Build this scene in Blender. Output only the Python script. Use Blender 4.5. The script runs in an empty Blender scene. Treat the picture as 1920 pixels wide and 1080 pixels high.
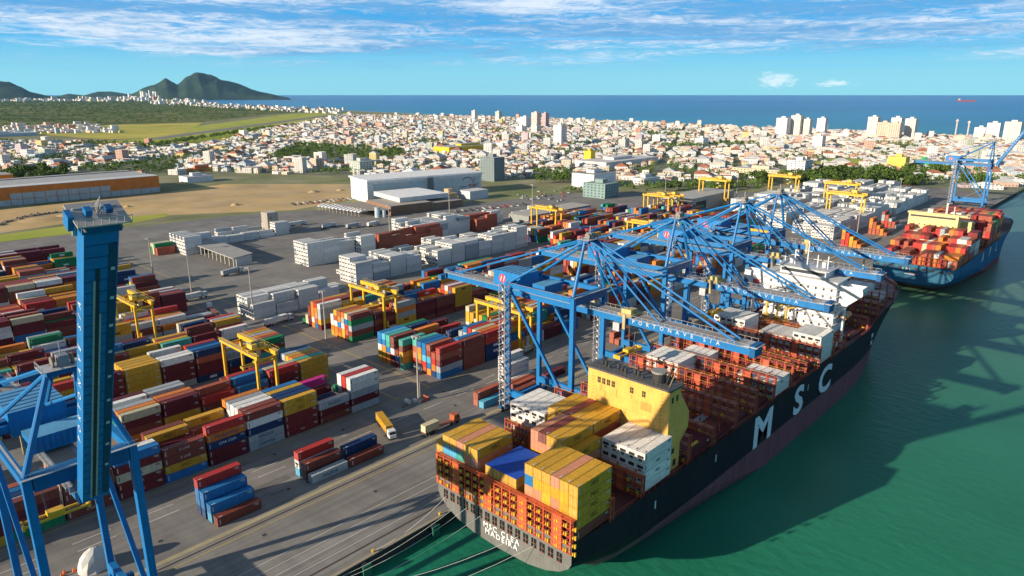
import bpy, math, random
from mathutils import Vector, Matrix
R = math.radians
random.seed(11)
sc = bpy.context.scene
col = sc.collection

# ------------------------------------------------------------------ camera
H = 110.0
PITCH = math.atan(362/1310.0)
HEAD = R(43.059)
cam_d = bpy.data.cameras.new('camera')
cam_d.sensor_width = 36; cam_d.lens = 36*1310/1920.0
cam_d.clip_start = 1; cam_d.clip_end = 600000
cam = bpy.data.objects.new('camera', cam_d); col.objects.link(cam)
cam.location = (0, 0, H)
cam.rotation_euler = (math.pi/2-PITCH, 0, HEAD-math.pi/2)
sc.camera = cam

# ------------------------------------------------------------------ light
SUN = Vector((-3.2, 0.96, 1.0)).normalized()
SUN_EL = math.asin(SUN.z)
sun_d = bpy.data.lights.new('sun', 'SUN'); sun_d.energy = 5.0; sun_d.angle = R(0.5)
sun_d.color = (1.0, 0.85, 0.66)
sun = bpy.data.objects.new('sun', sun_d); col.objects.link(sun)
sun.rotation_euler = SUN.to_track_quat('Z', 'Y').to_euler()
w = bpy.data.worlds.new('World'); sc.world = w; w.use_nodes = True
nt = w.node_tree; N = nt.nodes; L = nt.links
for n in list(N): N.remove(n)
def nd(t, **k):
    n = N.new(t)
    for a, b in k.items(): setattr(n, a, b)
    return n
def mth(op, a, b=None, c=None, clamp=False):
    n = N.new('ShaderNodeMath'); n.operation = op; n.use_clamp = clamp
    for i, v in enumerate((a, b, c)):
        if v is None: continue
        if isinstance(v, (int, float)): n.inputs[i].default_value = v
        else: L.new(v, n.inputs[i])
    return n.outputs[0]
def cmix(f, a, b, mode='MIX'):
    n = N.new('ShaderNodeMix'); n.data_type = 'RGBA'; n.blend_type = mode
    for i, v in ((0, f), (6, a), (7, b)):
        if isinstance(v, (int, float)): n.inputs[i].default_value = v
        elif isinstance(v, tuple): n.inputs[i].default_value = v
        else: L.new(v, n.inputs[i])
    return n.outputs[2]
def sstep(x, a, b):
    n = N.new('ShaderNodeMapRange'); n.interpolation_type = 'SMOOTHSTEP'
    L.new(x, n.inputs[0]); n.inputs[1].default_value = a; n.inputs[2].default_value = b
    return n.outputs[0]
out = nd('ShaderNodeOutputWorld'); bg = nd('ShaderNodeBackground'); bg.inputs[1].default_value = 0.07
L.new(bg.outputs[0], out.inputs[0])
sky = nd('ShaderNodeTexSky', sky_type='NISHITA', sun_disc=False)
sky.sun_elevation = SUN_EL; sky.sun_rotation = math.atan2(SUN.x, SUN.y)
sky.altitude = 100; sky.air_density = 1.0; sky.dust_density = 0.6; sky.ozone_density = 3.0
tc = nd('ShaderNodeTexCoord'); sp = nd('ShaderNodeSeparateXYZ'); L.new(tc.outputs['Generated'], sp.inputs[0])
az = mth('ARCTAN2', sp.outputs[1], sp.outputs[0])          # radians, 0 = along +X
el = mth('MULTIPLY', sp.outputs[2], 57.3)                  # about degrees near the horizon
def noise(su, sv, scale, detail=6, rough=0.6, off=0.0, dist=0.0):
    cb = nd('ShaderNodeCombineXYZ')
    L.new(mth('MULTIPLY', az, su), cb.inputs[0]); L.new(mth('MULTIPLY', el, sv), cb.inputs[1]); cb.inputs[2].default_value = off
    n = nd('ShaderNodeTexNoise'); n.inputs['Scale'].default_value = scale; n.inputs['Detail'].default_value = detail
    n.inputs['Roughness'].default_value = rough; n.inputs['Distortion'].default_value = dist
    L.new(cb.outputs[0], n.inputs['Vector']); return n.outputs['Fac']
tint = cmix(1.0, sky.outputs[0], (0.45, 1.1, 1.3, 1), 'MULTIPLY')
# pale turquoise band above the sea, deep azure above it
band = sstep(el, 5.5, 0.6)
base = cmix(band, (0.4, 4.0, 8.6, 1), (3.0, 7.6, 9.2, 1))
base = cmix(0.9, tint, base)
n1 = noise(3.2, 0.55, 1.0, 9, 0.62, 3.1, 0.7)
n2 = noise(26, 3.2, 1.0, 8, 0.72, 9.2, 1.0)
n3 = noise(3, 0.9, 1.0, 3, 0.5, 1.7)
dens = mth('ADD', mth('MULTIPLY', n1, 0.62), mth('MULTIPLY', n2, 0.38))
thr = mth('SUBTRACT', dens, mth('MULTIPLY', mth('SUBTRACT', 7.4, el), 0.028))
cl = sstep(thr, 0.30, 0.48)
cl = mth('MULTIPLY', cl, mth('MULTIPLY', sstep(mth('ADD', el, mth('MULTIPLY', n1, 2.6)), 3.0, 4.6), sstep(el, 16, 9)))
shade = sstep(mth('ADD', mth('MULTIPLY', n2, 0.45), mth('MULTIPLY', n3, 0.65)), 0.47, 0.70)
ccol = cmix(shade, (1.6, 4.0, 7.2, 1), (8.6, 9.2, 10.0, 1))
base = cmix(mth('MULTIPLY', cl, 0.85), base, ccol)
# thin stratus streaks lower down
st = sstep(noise(2.2, 3.2, 1.0, 5, 0.6, 21.0), 0.54, 0.70)
st = mth('MULTIPLY', st, mth('MULTIPLY', sstep(el, 1.2, 2.5), sstep(el, 5.5, 3.5)))
base = cmix(mth('MULTIPLY', st, 0.6), base, (1.6, 6.4, 10.8, 1))
# small far cumulus over the sea
def puff(a0, e0, wa, we, off):
    da = mth('DIVIDE', mth('SUBTRACT', az, a0), wa); de = mth('DIVIDE', mth('SUBTRACT', el, e0), we)
    r = mth('SQRT', mth('ADD', mth('MULTIPLY', da, da), mth('MULTIPLY', de, de)))
    r = mth('ADD', r, mth('MULTIPLY', mth('SUBTRACT', noise(90, 4, 1.0, 4, 0.6, off), 0.5), 2.6))
    return mth('MULTIPLY', sstep(r, 1.1, 0.15), 0.62)
for a0, e0, wa, we, off in ((0.4035, 1.05, 0.026, 0.62, 2.0), (0.335, 0.80, 0.024, 0.22, 5.0)):
    base = cmix(puff(a0, e0, wa, we, off), base, (10.5, 11.2, 11.6, 1))
zen = sstep(el, 9, 34)
base = cmix(zen, base, (1.6, 2.05, 2.8, 1))
L.new(base, bg.inputs[0])
sc.view_settings.view_transform = 'Standard'; sc.view_settings.look = 'None'
sc.view_settings.exposure = 0.62; sc.view_settings.gamma = 1.0

# ------------------------------------------------------------------ materials
MATS = {}
def mat(name, rough=0.6, color=None, var=0.15, vscale=0.25, streak=0.0, tracks=0.0, spec=0.4, metal=0.0, bump=None, objrand=0.0, mottled=None):
    if name in MATS: return MATS[name]
    m = bpy.data.materials.new(name); m.use_nodes = True; t = m.node_tree; n = t.nodes; l = t.links
    b = n['Principled BSDF']; b.inputs['Roughness'].default_value = rough; b.inputs['Metallic'].default_value = metal
    b.inputs['Specular IOR Level'].default_value = spec
    if color is None:
        at = n.new('ShaderNodeAttribute'); at.attribute_name = 'Col'; c = at.outputs['Color']
    else:
        rg = n.new('ShaderNodeRGB'); rg.outputs[0].default_value = (*color, 1); c = rg.outputs[0]
    ge = n.new('ShaderNodeNewGeometry')
    def nz(scale, vec=(1, 1, 1), detail=5):
        mp = n.new('ShaderNodeMapping'); mp.inputs['Scale'].default_value = vec; l.new(ge.outputs['Position'], mp.inputs[0])
        q = n.new('ShaderNodeTexNoise'); q.inputs['Scale'].default_value = scale; q.inputs['Detail'].default_value = detail
        q.inputs['Roughness'].default_value = 0.6; l.new(mp.outputs[0], q.inputs['Vector']); return q.outputs['Fac']
    def rng(x, a, b2):
        r = n.new('ShaderNodeMapRange'); r.inputs[1].default_value = 0.3; r.inputs[2].default_value = 0.7
        r.inputs[3].default_value = a; r.inputs[4].default_value = b2; l.new(x, r.inputs[0]); return r.outputs[0]
    def mul(c, f):
        x = n.new('ShaderNodeVectorMath'); x.operation = 'SCALE'; l.new(c, x.inputs[0]); l.new(f, x.inputs['Scale']); return x.outputs[0]
    if mottled:
        x = n.new('ShaderNodeMix'); x.data_type = 'RGBA'; l.new(rng(nz(mottled[0], detail=7), 0, 1), x.inputs[0])
        l.new(c, x.inputs[6]); x.inputs[7].default_value = (*mottled[1], 1); c = x.outputs[2]
    if var: c = mul(c, rng(nz(vscale), 1-var, 1+var*0.7))
    if tracks: c = mul(c, rng(nz(1.0, (0.018, 0.55, 1), 6), 1-tracks, 1+tracks*0.5)); c = mul(c, rng(nz(1.0, (0.25, 0.03, 1), 5), 1-tracks*0.6, 1+tracks*0.3))
    if streak: c = mul(c, rng(nz(1.0, (2.5, 2.5, 0.18), 4), 1-streak, 1.04))
    if objrand:
        oi = n.new('ShaderNodeObjectInfo'); r = n.new('ShaderNodeMapRange'); l.new(oi.outputs['Random'], r.inputs[0])
        r.inputs[3].default_value = 1-objrand; r.inputs[4].default_value = 1+objrand*0.6; c = mul(c, r.outputs[0])
    l.new(c, b.inputs['Base Color'])
    if bump:
        kind, scale, dist = bump
        bp = n.new('ShaderNodeBump'); bp.inputs['Distance'].default_value = dist; bp.inputs['Strength'].default_value = 1
        if kind == 'wave':
            mp = n.new('ShaderNodeMapping'); mp.inputs['Scale'].default_value = (1, 1, 0.0); l.new(ge.outputs['Position'], mp.inputs[0])
            q = n.new('ShaderNodeTexWave'); q.wave_type = 'BANDS'; q.bands_direction = 'DIAGONAL'; q.inputs['Scale'].default_value = scale
            l.new(mp.outputs[0], q.inputs['Vector']); l.new(q.outputs['Fac'], bp.inputs['Height'])
        else: l.new(nz(scale), bp.inputs['Height'])
        l.new(bp.outputs[0], b.inputs['Normal'])
    MATS[name] = m; return m
M_BOX = mat('container_paint', 0.55, var=0.16, vscale=1.1, streak=0.18, spec=0.25, objrand=0.12, bump=('wave', 0.55, 0.05))
M_PAINT = mat('painted_steel', 0.45, var=0.14, vscale=0.35, streak=0.16, spec=0.35)
M_ROUGH = mat('masonry', 0.85, var=0.14, vscale=0.2, streak=0.10, spec=0.2)
M_LEAF = mat('foliage', 0.8, var=0.45, vscale=0.35, spec=0.15, objrand=0.2)
M_TEXT = mat('lettering_paint', 0.6, var=0.05, spec=0.2)
M_GLASS = mat('window_glass', 0.12, color=(0.03, 0.045, 0.06), var=0, spec=0.6)

# palette (base colours)
C = dict(maroon=(0.16, 0.022, 0.03), darkred=(0.22, 0.03, 0.03), red=(0.52, 0.045, 0.035), brown=(0.25, 0.065, 0.045),
         rust=(0.42, 0.11, 0.06), orange=(0.75, 0.23, 0.035), yellow=(0.66, 0.37, 0.035), cream=(0.62, 0.55, 0.36),
         navy=(0.015, 0.05, 0.15), blue=(0.025, 0.19, 0.46), skyblue=(0.10, 0.42, 0.62), teal=(0.08, 0.42, 0.34),
         green=(0.015, 0.24, 0.09), white=(0.84, 0.82, 0.77), grey=(0.40, 0.44, 0.46), magenta=(0.62, 0.03, 0.27),
         pink=(0.62, 0.27, 0.15), tarp=(0.02, 0.09, 0.50), lime=(0.25, 0.5, 0.08))
CN = dict(maroon='maroon', darkred='dark red', red='bright red', brown='brown', rust='rust red', orange='orange', yellow='yellow',
          cream='cream', navy='navy', blue='blue', skyblue='sky blue', teal='turquoise', green='green', white='white', grey='grey',
          magenta='magenta', pink='salmon', tarp='blue tarped', lime='lime green')
CRANE = (0.010, 0.17, 0.44)
CRANE_D = (0.008, 0.10, 0.27)
GAL = (0.45, 0.45, 0.46)
YEL = (0.75, 0.43, 0.03)

# ------------------------------------------------------------------ mesh builder
class MB:
    def __init__(s, c=(0.5, 0.5, 0.5)): s.v = []; s.f = []; s.c = []; s.col = c
    def poly(s, pts, c=None):
        i = len(s.v); s.v.extend([tuple(p) for p in pts]); s.f.append(tuple(range(i, i+len(pts)))); s.c.append(c or s.col); return s
    def hexa(s, p, c=None, ct=None, bottom=True):
        i = len(s.v); s.v.extend([tuple(q) for q in p]); c = c or s.col
        F = [(4, 5, 6, 7), (0, 1, 5, 4), (1, 2, 6, 5), (2, 3, 7, 6), (3, 0, 4, 7)]
        CC = [ct or c, c, c, c, c]
        if bottom: F.append((3, 2, 1, 0)); CC.append(c)
        for f, q in zip(F, CC): s.f.append(tuple(i+k for k in f)); s.c.append(q)
        return s
    def box(s, x0, y0, z0, x1, y1, z1, c=None, ct=None, bottom=True):
        return s.hexa([(x0, y0, z0), (x1, y0, z0), (x1, y1, z0), (x0, y1, z0), (x0, y0, z1), (x1, y0, z1), (x1, y1, z1), (x0, y1, z1)], c, ct, bottom)
    def beam(s, a, b, wx, wy=None, c=None, up=(0, 0, 1)):
        a = Vector(a); b = Vector(b); d = (b-a).normalized(); wy = wy or wx
        u = Vector(up)
        if abs(d.dot(u)) > 0.98: u = Vector((0, 1, 0))
        x = d.cross(u).normalized(); y = x.cross(d).normalized()
        x = x*wx/2; y = y*wy/2
        return s.hexa([a-x-y, a+x-y, a+x+y, a-x+y, b-x-y, b+x-y, b+x+y, b-x+y], c)
    def tube(s, a, b, r, n=8, c=None, r2=None, cap=True):
        a = Vector(a); b = Vector(b); d = (b-a).normalized(); r2 = r if r2 is None else r2
        u = Vector((0, 0, 1)) if abs(d.z) < 0.98 else Vector((0, 1, 0))
        x = d.cross(u).normalized(); y = x.cross(d).normalized(); i = len(s.v); c = c or s.col
        for k in range(n):
            t = 2*math.pi*k/n; o = x*math.cos(t)+y*math.sin(t)
            s.v.append(tuple(a+o*r)); s.v.append(tuple(b+o*r2))
        for k in range(n):
            j = (k+1) % n; s.f.append((i+2*k, i+2*j, i+2*j+1, i+2*k+1)); s.c.append(c)
        if cap:
            s.f.append(tuple(i+2*k+1 for k in range(n))); s.c.append(c)
            s.f.append(tuple(i+2*k for k in reversed(range(n)))); s.c.append(c)
        return s
    def mesh(s, name, m, smooth=False):
        me = bpy.data.meshes.new(name); me.from_pydata(s.v, [], s.f)
        at = me.attributes.new('Col', 'FLOAT_COLOR', 'FACE'); buf = []
        for c in s.c: buf.extend((c[0], c[1], c[2], 1.0))
        at.data.foreach_set('color', buf)
        if smooth: me.polygons.foreach_set('use_smooth', [True]*len(me.polygons))
        me.materials.append(m); me.update(); return me
    def build(s, name, m=None, parent=None, smooth=False):
        return link(name, s.mesh(name, m or M_PAINT, smooth), parent)
def link(name, data, parent=None, loc=None, rz=None):
    o = bpy.data.objects.new(name, data); col.objects.link(o)
    if parent is not None: o.parent = parent
    if loc is not None: o.location = loc
    if rz is not None: o.rotation_euler = (0, 0, rz)
    return o
def tag(o, label=None, cat=None, group=None, kind=None):
    if label: o['label'] = label
    if cat: o['category'] = cat
    if group: o['group'] = group
    if kind: o['kind'] = kind
    return o
def thing(name, label, cat, loc=(0, 0, 0), rz=0, group=None):
    return tag(link(name, None, None, loc, rz), label, cat, group)
def copy_tree(o, parent=None):
    c = o.copy(); col.objects.link(c); c.parent = parent
    for ch in list(o.children): copy_tree(ch, c)
    return c
TX = {}
def text_mesh(body, size, color, extrude=0.02, spacing=1.0, bold=0.0, flip=False):
    """flat lettering in the local XZ plane, reading along +X, facing -Y, centred"""
    k = (body, size, color, spacing, bold)
    if k in TX: return TX[k]
    cu = bpy.data.curves.new('lettering', 'FONT'); cu.body = body; cu.size = size; cu.align_x = 'CENTER'; cu.align_y = 'CENTER'
    cu.extrude = extrude; cu.space_character = spacing; cu.offset = bold; cu.resolution_u = 3; cu.space_line = 0.8
    o = bpy.data.objects.new('t', cu); col.objects.link(o)
    dg = bpy.context.evaluated_depsgraph_get(); me = bpy.data.meshes.new_from_object(o.evaluated_get(dg))
    bpy.data.objects.remove(o); me.transform(Matrix.Rotation(math.pi/2, 4, 'X'))
    at = me.attributes.new('Col', 'FLOAT_COLOR', 'FACE'); at.data.foreach_set('color', [*color, 1.0]*len(me.polygons))
    me.materials.clear(); me.materials.append(M_TEXT); TX[k] = me; return me
ONES = ['', 'first', 'second', 'third', 'fourth', 'fifth', 'sixth', 'seventh', 'eighth', 'ninth', 'tenth', 'eleventh', 'twelfth', 'thirteenth',
        'fourteenth', 'fifteenth', 'sixteenth', 'seventeenth', 'eighteenth', 'nineteenth']
def ordw(n):
    if n < 20: return ONES[n]
    t = {2: 'twent', 3: 'thirt', 4: 'fort', 5: 'fift', 6: 'sixt', 7: 'sevent'}[n//10]
    return t+'ieth' if n % 10 == 0 else t+'y-'+ONES[n % 10]

# ------------------------------------------------------------------ ground, water
def pip(x, y, P):
    r = False; j = len(P)-1
    for i in range(len(P)):
        if (P[i][1] > y) != (P[j][1] > y) and x < (P[j][0]-P[i][0])*(y-P[i][1])/(P[j][1]-P[i][1])+P[i][0]: r = not r
        j = i
    return r
def area(P): return sum(P[i-1][0]*P[i][1]-P[i][0]*P[i-1][1] for i in range(len(P)))
def sheet(name, P, z, m, kind='structure', color=(0.3, 0.3, 0.3)):
    if area(P) < 0: P = P[::-1]
    b = MB(color); b.poly([(x, y, z) for x, y in P]); return tag(b.build(name, m), kind=kind)
QY = 126.8
COAST = [(2217, 287), (2330, 560), (2397, 1113), (2566, 1942), (2627, 2684), (2976, 4343), (3201, 5616), (3809, 7834), (5099, 11973), (6167, 16072), (7400, 19300), (11500, 19000)]
LAND = [(-1500, QY), (2190, QY)] + COAST + [(11500, 40000), (-30000, 60000), (-30000, QY)]
# water: green in the river, blue out at sea
def water_mat():
    m = bpy.data.materials.new('water'); m.use_nodes = True; t = m.node_tree; n = t.nodes; l = t.links
    b = n['Principled BSDF']; b.inputs['Roughness'].default_value = 0.3; b.inputs['IOR'].default_value = 1.33
    b.inputs['Specular IOR Level'].default_value = 0.16
    ge = n.new('ShaderNodeNewGeometry'); sx = n.new('ShaderNodeSeparateXYZ'); l.new(ge.outputs['Position'], sx.inputs[0])
    def nz(scale, vec, detail=4):
        mp = n.new('ShaderNodeMapping'); mp.inputs['Scale'].default_value = vec; l.new(ge.outputs['Position'], mp.inputs[0])
        q = n.new('ShaderNodeTexNoise'); q.inputs['Scale'].default_value = scale; q.inputs['Detail'].default_value = detail
        l.new(mp.outputs[0], q.inputs['Vector']); return q.outputs['Fac']
    cr = n.new('ShaderNodeValToRGB'); mr = n.new('ShaderNodeMapRange'); l.new(sx.outputs[0], mr.inputs[0])
    mr.inputs[1].default_value = 0; mr.inputs[2].default_value = 24000; l.new(mr.outputs[0], cr.inputs[0])
    e = cr.color_ramp.elements; e[0].position = 0.0; e[0].color = (0.006, 0.205, 0.118, 1); e[1].position = 1.0; e[1].color = (0.0, 0.16, 0.42, 1)
    for p, c in ((0.012, (0.035, 0.195, 0.115, 1)), (0.022, (0.10, 0.175, 0.105, 1)), (0.09, (0.005, 0.23, 0.30, 1)), (0.14, (0.002, 0.19, 0.36, 1)), (0.35, (0.0, 0.165, 0.42, 1))):
        x = e.new(p); x.color = c
    big = nz(0.0006, (0.35, 1, 1), 5); r = n.new('ShaderNodeMapRange'); l.new(big, r.inputs[0]); r.inputs[1].default_value = 0.3
    r.inputs[2].default_value = 0.7; r.inputs[3].default_value = 0.78; r.inputs[4].default_value = 1.2
    sm = nz(0.02, (1, 1, 1), 5); r2 = n.new('ShaderNodeMapRange'); l.new(sm, r2.inputs[0]); r2.inputs[1].default_value = 0.3
    r2.inputs[2].default_value = 0.7; r2.inputs[3].default_value = 0.88; r2.inputs[4].default_value = 1.1
    v = n.new('ShaderNodeVectorMath'); v.operation = 'SCALE'; l.new(cr.outputs[0], v.inputs[0]); l.new(r.outputs[0], v.inputs['Scale'])
    v2 = n.new('ShaderNodeVectorMath'); v2.operation = 'SCALE'; l.new(v.outputs[0], v2.inputs[0]); l.new(r2.outputs[0], v2.inputs['Scale'])
    l.new(v2.outputs[0], b.inputs['Base Color'])
    bp = n.new('ShaderNodeBump'); bp.inputs['Distance'].default_value = 0.35; bp.inputs['Strength'].default_value = 0.8
    l.new(nz(0.35, (1, 0.55, 1), 6), bp.inputs['Height']); l.new(bp.outputs[0], b.inputs['Normal']); return m
b = MB(); S = 300000
b.poly([(-S, -S, -3), (S, -S, -3), (S, S, -3), (-S, S, -3)]); tag(b.build('water', water_mat()), kind='structure')
M_GROUND = mat('town_ground', 0.95, color=(0.34, 0.30, 0.20), var=0.3, vscale=0.02, spec=0.1, mottled=(0.012, (0.16, 0.20, 0.07)))
b = MB(); P = LAND if area(LAND) > 0 else LAND[::-1]
b.poly([(x, y, 0) for x, y in P])
for i in range(len(P)):
    a, c = P[i], P[(i+1) % len(P)]; b.poly([(a[0], a[1], -6), (c[0], c[1], -6), (c[0], c[1], 0), (a[0], a[1], 0)])
tag(b.build('ground', M_GROUND), kind='structure')
M_ASPH = mat('asphalt', 0.9, color=(0.20, 0.19, 0.178), tracks=0.20, var=0.2, vscale=0.05, spec=0.15, mottled=(0.018, (0.28, 0.262, 0.24)))
M_CONC = mat('apron_concrete', 0.88, color=(0.29, 0.275, 0.25), tracks=0.24, var=0.16, vscale=0.12, spec=0.2, mottled=(0.03, (0.22, 0.205, 0.185)))
M_SAND = mat('sandy_lot', 0.95, color=(0.62, 0.42, 0.17), var=0.22, vscale=0.02, spec=0.1, mottled=(0.013, (0.44, 0.34, 0.22)))
M_GRASS = mat('grass', 0.95, color=(0.32, 0.42, 0.06), var=0.22, vscale=0.012, spec=0.1, mottled=(0.006, (0.46, 0.40, 0.09)))
M_FIELD = mat('dry_field', 0.95, color=(0.58, 0.47, 0.10), var=0.2, vscale=0.01, spec=0.1, mottled=(0.004, (0.34, 0.36, 0.08)))
M_FOREST = mat('forest_floor', 0.95, color=(0.06, 0.10, 0.035), var=0.35, vscale=0.01, spec=0.1, mottled=(0.0016, (0.22, 0.22, 0.07)))
M_SANDY = mat('beach_sand', 0.95, color=(0.5, 0.42, 0.3), var=0.1, vscale=0.01, spec=0.1)
YARD = [(-300, QY+0.5), (1010, QY+0.5), (1010, 215), (900, 300), (800, 345), (640, 505), (520, 524), (393, 600), (300, 640), (164, 647), (60, 652), (-300, 660)]
sheet('yard_asphalt', YARD, 0.05, M_ASPH)
sheet('quay_apron', [(-300, QY), (1010, QY), (1010, 161.5), (-300, 161.5)], 0.10, M_CONC)
sheet('sandy_lot', [(90, 700), (126, 697), (180, 708), (216, 711), (356, 628), (434, 649), (535, 743), (404, 883), (314, 853), (150, 840), (60, 860)], 0.05, M_SAND)
sheet('grass_verge', [(60, 655), (166, 651), (201, 659), (254, 680), (261, 700), (218, 706), (177, 694), (122, 686), (60, 690)], 0.12, M_GRASS)
sheet('airfield_grass', [(548, 1892), (722, 1651), (2334, 3435), (2950, 4370), (2216, 3893), (1087, 2578), (741, 2001)], 0.3, M_GRASS)
sheet('runway', [(720, 1905), (2360, 3570), (2320, 3610), (690, 1945)], 0.6, M_CONC)
sheet('dry_field', [(762, 2989), (1288, 2945), (795, 1984), (621, 2004), (560, 2457)], 0.45, M_FIELD)
sheet('sports_field', [(1179, 441), (1233, 383), (1366, 355), (1323, 448)], 0.3, M_GRASS)
sheet('forest_ground', [(599, 3005), (756, 3005), (1300, 2990), (2195, 4000), (2880, 4522), (3100, 5616), (3600, 7791), (4900, 11834), (5553, 33167), (-8000, 33000), (-3000, 3000)], 0.15, M_FOREST)
P2 = [(x, y) for x, y in COAST[:7]]; sheet('beach', P2 + [(x-45, y) for x, y in P2[::-1]], 0.35, M_SANDY)

# quay details: rails, markings, edge with fenders and bollards
for y, nm in ((131.5, 'dark steel crane rail along the quay apron, the one beside the water'), (160.0, 'dark steel crane rail along the quay apron, the one beside the yard road')):
    b = MB((0.10, 0.06, 0.05)); b.box(-200, y-0.3, 0.1, 1000, y+0.3, 0.115, (0.16, 0.12, 0.10)); b.box(-200, y-0.08, 0.12, 1000, y+0.08, 0.19); tag(b.build('crane_rail'), nm, 'crane rail')
b = MB((0.42, 0.36, 0.22)); b.poly([(-200, 161.4, 0.14), (1000, 161.4, 0.14), (1000, 163.0, 0.14), (-200, 163.0, 0.14)])
tag(b.build('pavement_strip', M_ROUGH), kind='structure')
b = MB((0.72, 0.70, 0.64)); X = 30
for y in (134.2, 137.4, 140.6, 143.8): b.poly([(-100, y, 0.13), (900, y, 0.13), (900, y+0.16, 0.13), (-100, y+0.16, 0.13)])
for y in (182.0, 186.2):
    for x in range(-60, 560, 16): b.poly([(x, y, 0.08), (x+9, y, 0.08), (x+9, y+0.22, 0.08), (x, y+0.22, 0.08)])
b.col = (0.7, 0.5, 0.05)
for y in (196.2, 158.0):
    b.poly([(-100, y, 0.135), (900, y, 0.135), (900, y+0.18, 0.135), (-100, y+0.18, 0.135)])
for x in (146.5, 162.5):
    b.poly([(x, 196, 0.08), (x+0.3, 196, 0.08), (x+0.3, 520, 0.08), (x, 520, 0.08)])
tag(b.build('road_marking', M_ROUGH), kind='structure')
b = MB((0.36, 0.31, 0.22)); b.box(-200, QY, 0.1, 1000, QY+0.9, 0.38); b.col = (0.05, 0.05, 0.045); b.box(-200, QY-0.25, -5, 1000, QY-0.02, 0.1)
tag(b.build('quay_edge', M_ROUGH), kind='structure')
# drain covers / patches
rr = random.Random(5); b = MB((0.06, 0.06, 0.06))
for k in range(46):
    x = rr.uniform(20, 420); y = rr.choice((152, 170, 176, 190, 148)) + rr.uniform(-2, 2); b.poly([(x, y, 0.15), (x+1, y, 0.15), (x+1, y+1, 0.15), (x, y+1, 0.15)])
for k in range(60):
    x = rr.uniform(0, 500); y = rr.uniform(164, 193); l_ = rr.uniform(4, 22); h_ = rr.uniform(0.3, 3.0); g_ = rr.uniform(0.15, 0.26)
    z_ = 0.102+k*0.0004 if y < 161 else 0.055+k*0.0005
    b.poly([(x, y, z_), (x+l_, y+rr.uniform(-.5, .5), z_), (x+l_, y+h_, z_), (x, y+h_, z_)], (g_, g_*0.95, g_*0.88))
tag(b.build('pavement_patch', M_ROUGH), kind='structure')
# fenders and bollards
fm = MB((0.02, 0.02, 0.02)); fm.tube((0, -0.9, -3.2), (0, -0.9, 0.2), 0.8, 10); fm.box(-1.2, -2.1, -3.4, 1.2, -1.75, 0.3, (0.03, 0.17, 0.10))
bm = MB((0.75, 0.5, 0.05)); bm.tube((0, 0.9, 0.38), (0, 0.9, 0.9), 0.28, 8); bm.tube((0, 0.9, 0.9), (0, 0.9, 1.1), 0.42, 8)
fme = fm.mesh('quay_fender', M_PAINT); bme = bm.mesh('bollard', M_PAINT)
for k in range(12):
    x = 38+k*22; tag(link('quay_fender', fme, None, (x, QY-0.26, 0)), 'black rubber fender with a dark panel on the quay wall', 'fender', 'fenders along the quay wall')
    tag(link('bollard', bme, None, (x+4, QY, 0)), 'squat yellow mooring bollard on the quay edge', 'bollard', 'mooring bollards along the quay edge')

# ------------------------------------------------------------------ containers
CL, CW, CH = 12.19, 2.44, 2.59
BRAND = dict(yellow=('MSC', 1.5, (0.12, 0.07, 0.02)), red=('HAMBURG SUD', 1.0, (0.75, 0.72, 0.7)), darkred=('TEX', 0.9, (0.6, 0.55, 0.5)),
             navy=('CMA CGM', 1.2, (0.7, 0.72, 0.75)), magenta=('ONE', 1.9, (0.8, 0.75, 0.78)), brown=('K LINE', 1.0, (0.62, 0.55, 0.5)),
             orange=('Hapag-Lloyd', 1.5, (0.02, 0.05, 0.2)), green=('EVERGREEN', 1.6, (0.75, 0.78, 0.72)), grey=('MAERSK', 1.5, (0.02, 0.10, 0.16)),
             white=('MSC', 1.0, (0.05, 0.05, 0.06)), teal=('CHINA SHIPPING', 1.1, (0.7, 0.75, 0.72)), blue=('', 1.0, (0.7, 0.7, 0.7)), cream=('PIL', 1.4, (0.06, 0.06, 0.12)))
def dim(c, f): return tuple(min(1, q*f) for q in c)
CM = {}
def box_mesh(cn, L_=CL, reefer=False):
    k = (cn, L_, reefer)
    if k in CM: return CM[k]
    c = C[cn]; base = C['yellow'] if cn == 'tarp' else c; b = MB(base); e = 0.06
    # panels slightly sunk between corner posts and rails
    b.box(e, e, 0.05, L_-e, CW-e, CH-0.04, base, c if cn == 'tarp' else None)
    if cn == 'tarp': b.box(-0.03, -0.03, CH+0.01, L_+0.03, CW+0.03, CH+0.05, c)
    f = dim(base, 0.72)
    for x in (0, L_-0.16):
        for y in (0, CW-0.16): b.box(x, y, 0, x+0.16, y+0.16, CH, f)
    for z in (0, CH-0.12):
        for y in (0, CW-0.12): b.box(0.16, y, z, L_-0.16, y+0.12, z+0.12, f)
        for x in (0, L_-0.12): b.box(x, 0.16, z, x+0.12, CW-0.16, z+0.12, f)
    b.col = dim(base, 0.8)
    for q in range(1, int(L_/0.61)):                                   # roof and side corrugation
        b.box(q*0.61, 0.13, CH-0.04, q*0.61+0.28, CW-0.13, CH-0.005, dim(c, 0.92), bottom=False)
        b.box(q*0.61, 0.01, 0.13, q*0.61+0.28, e, CH-0.13, dim(base, 0.93), bottom=False)
    mk = (0.55, 0.55, 0.53) if sum(base) < 1.5 else (0.08, 0.08, 0.09)
    if L_ > 8: b.box(L_-1.9, 0.0, 1.95, L_-0.6, 0.012, 2.2, mk, bottom=False); b.box(L_-1.5, 0.0, 1.6, L_-0.6, 0.012, 1.75, mk, bottom=False); b.box(0.6, 0.3, CH-0.003, 1.6, 0.6, CH+0.004, mk, bottom=False); b.box(0.5, 0.0, 0.6, 0.75, 0.012, 2.0, mk, bottom=False)
    CM[k] = b.mesh('shipping_container', M_BOX); return CM[k]
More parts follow.
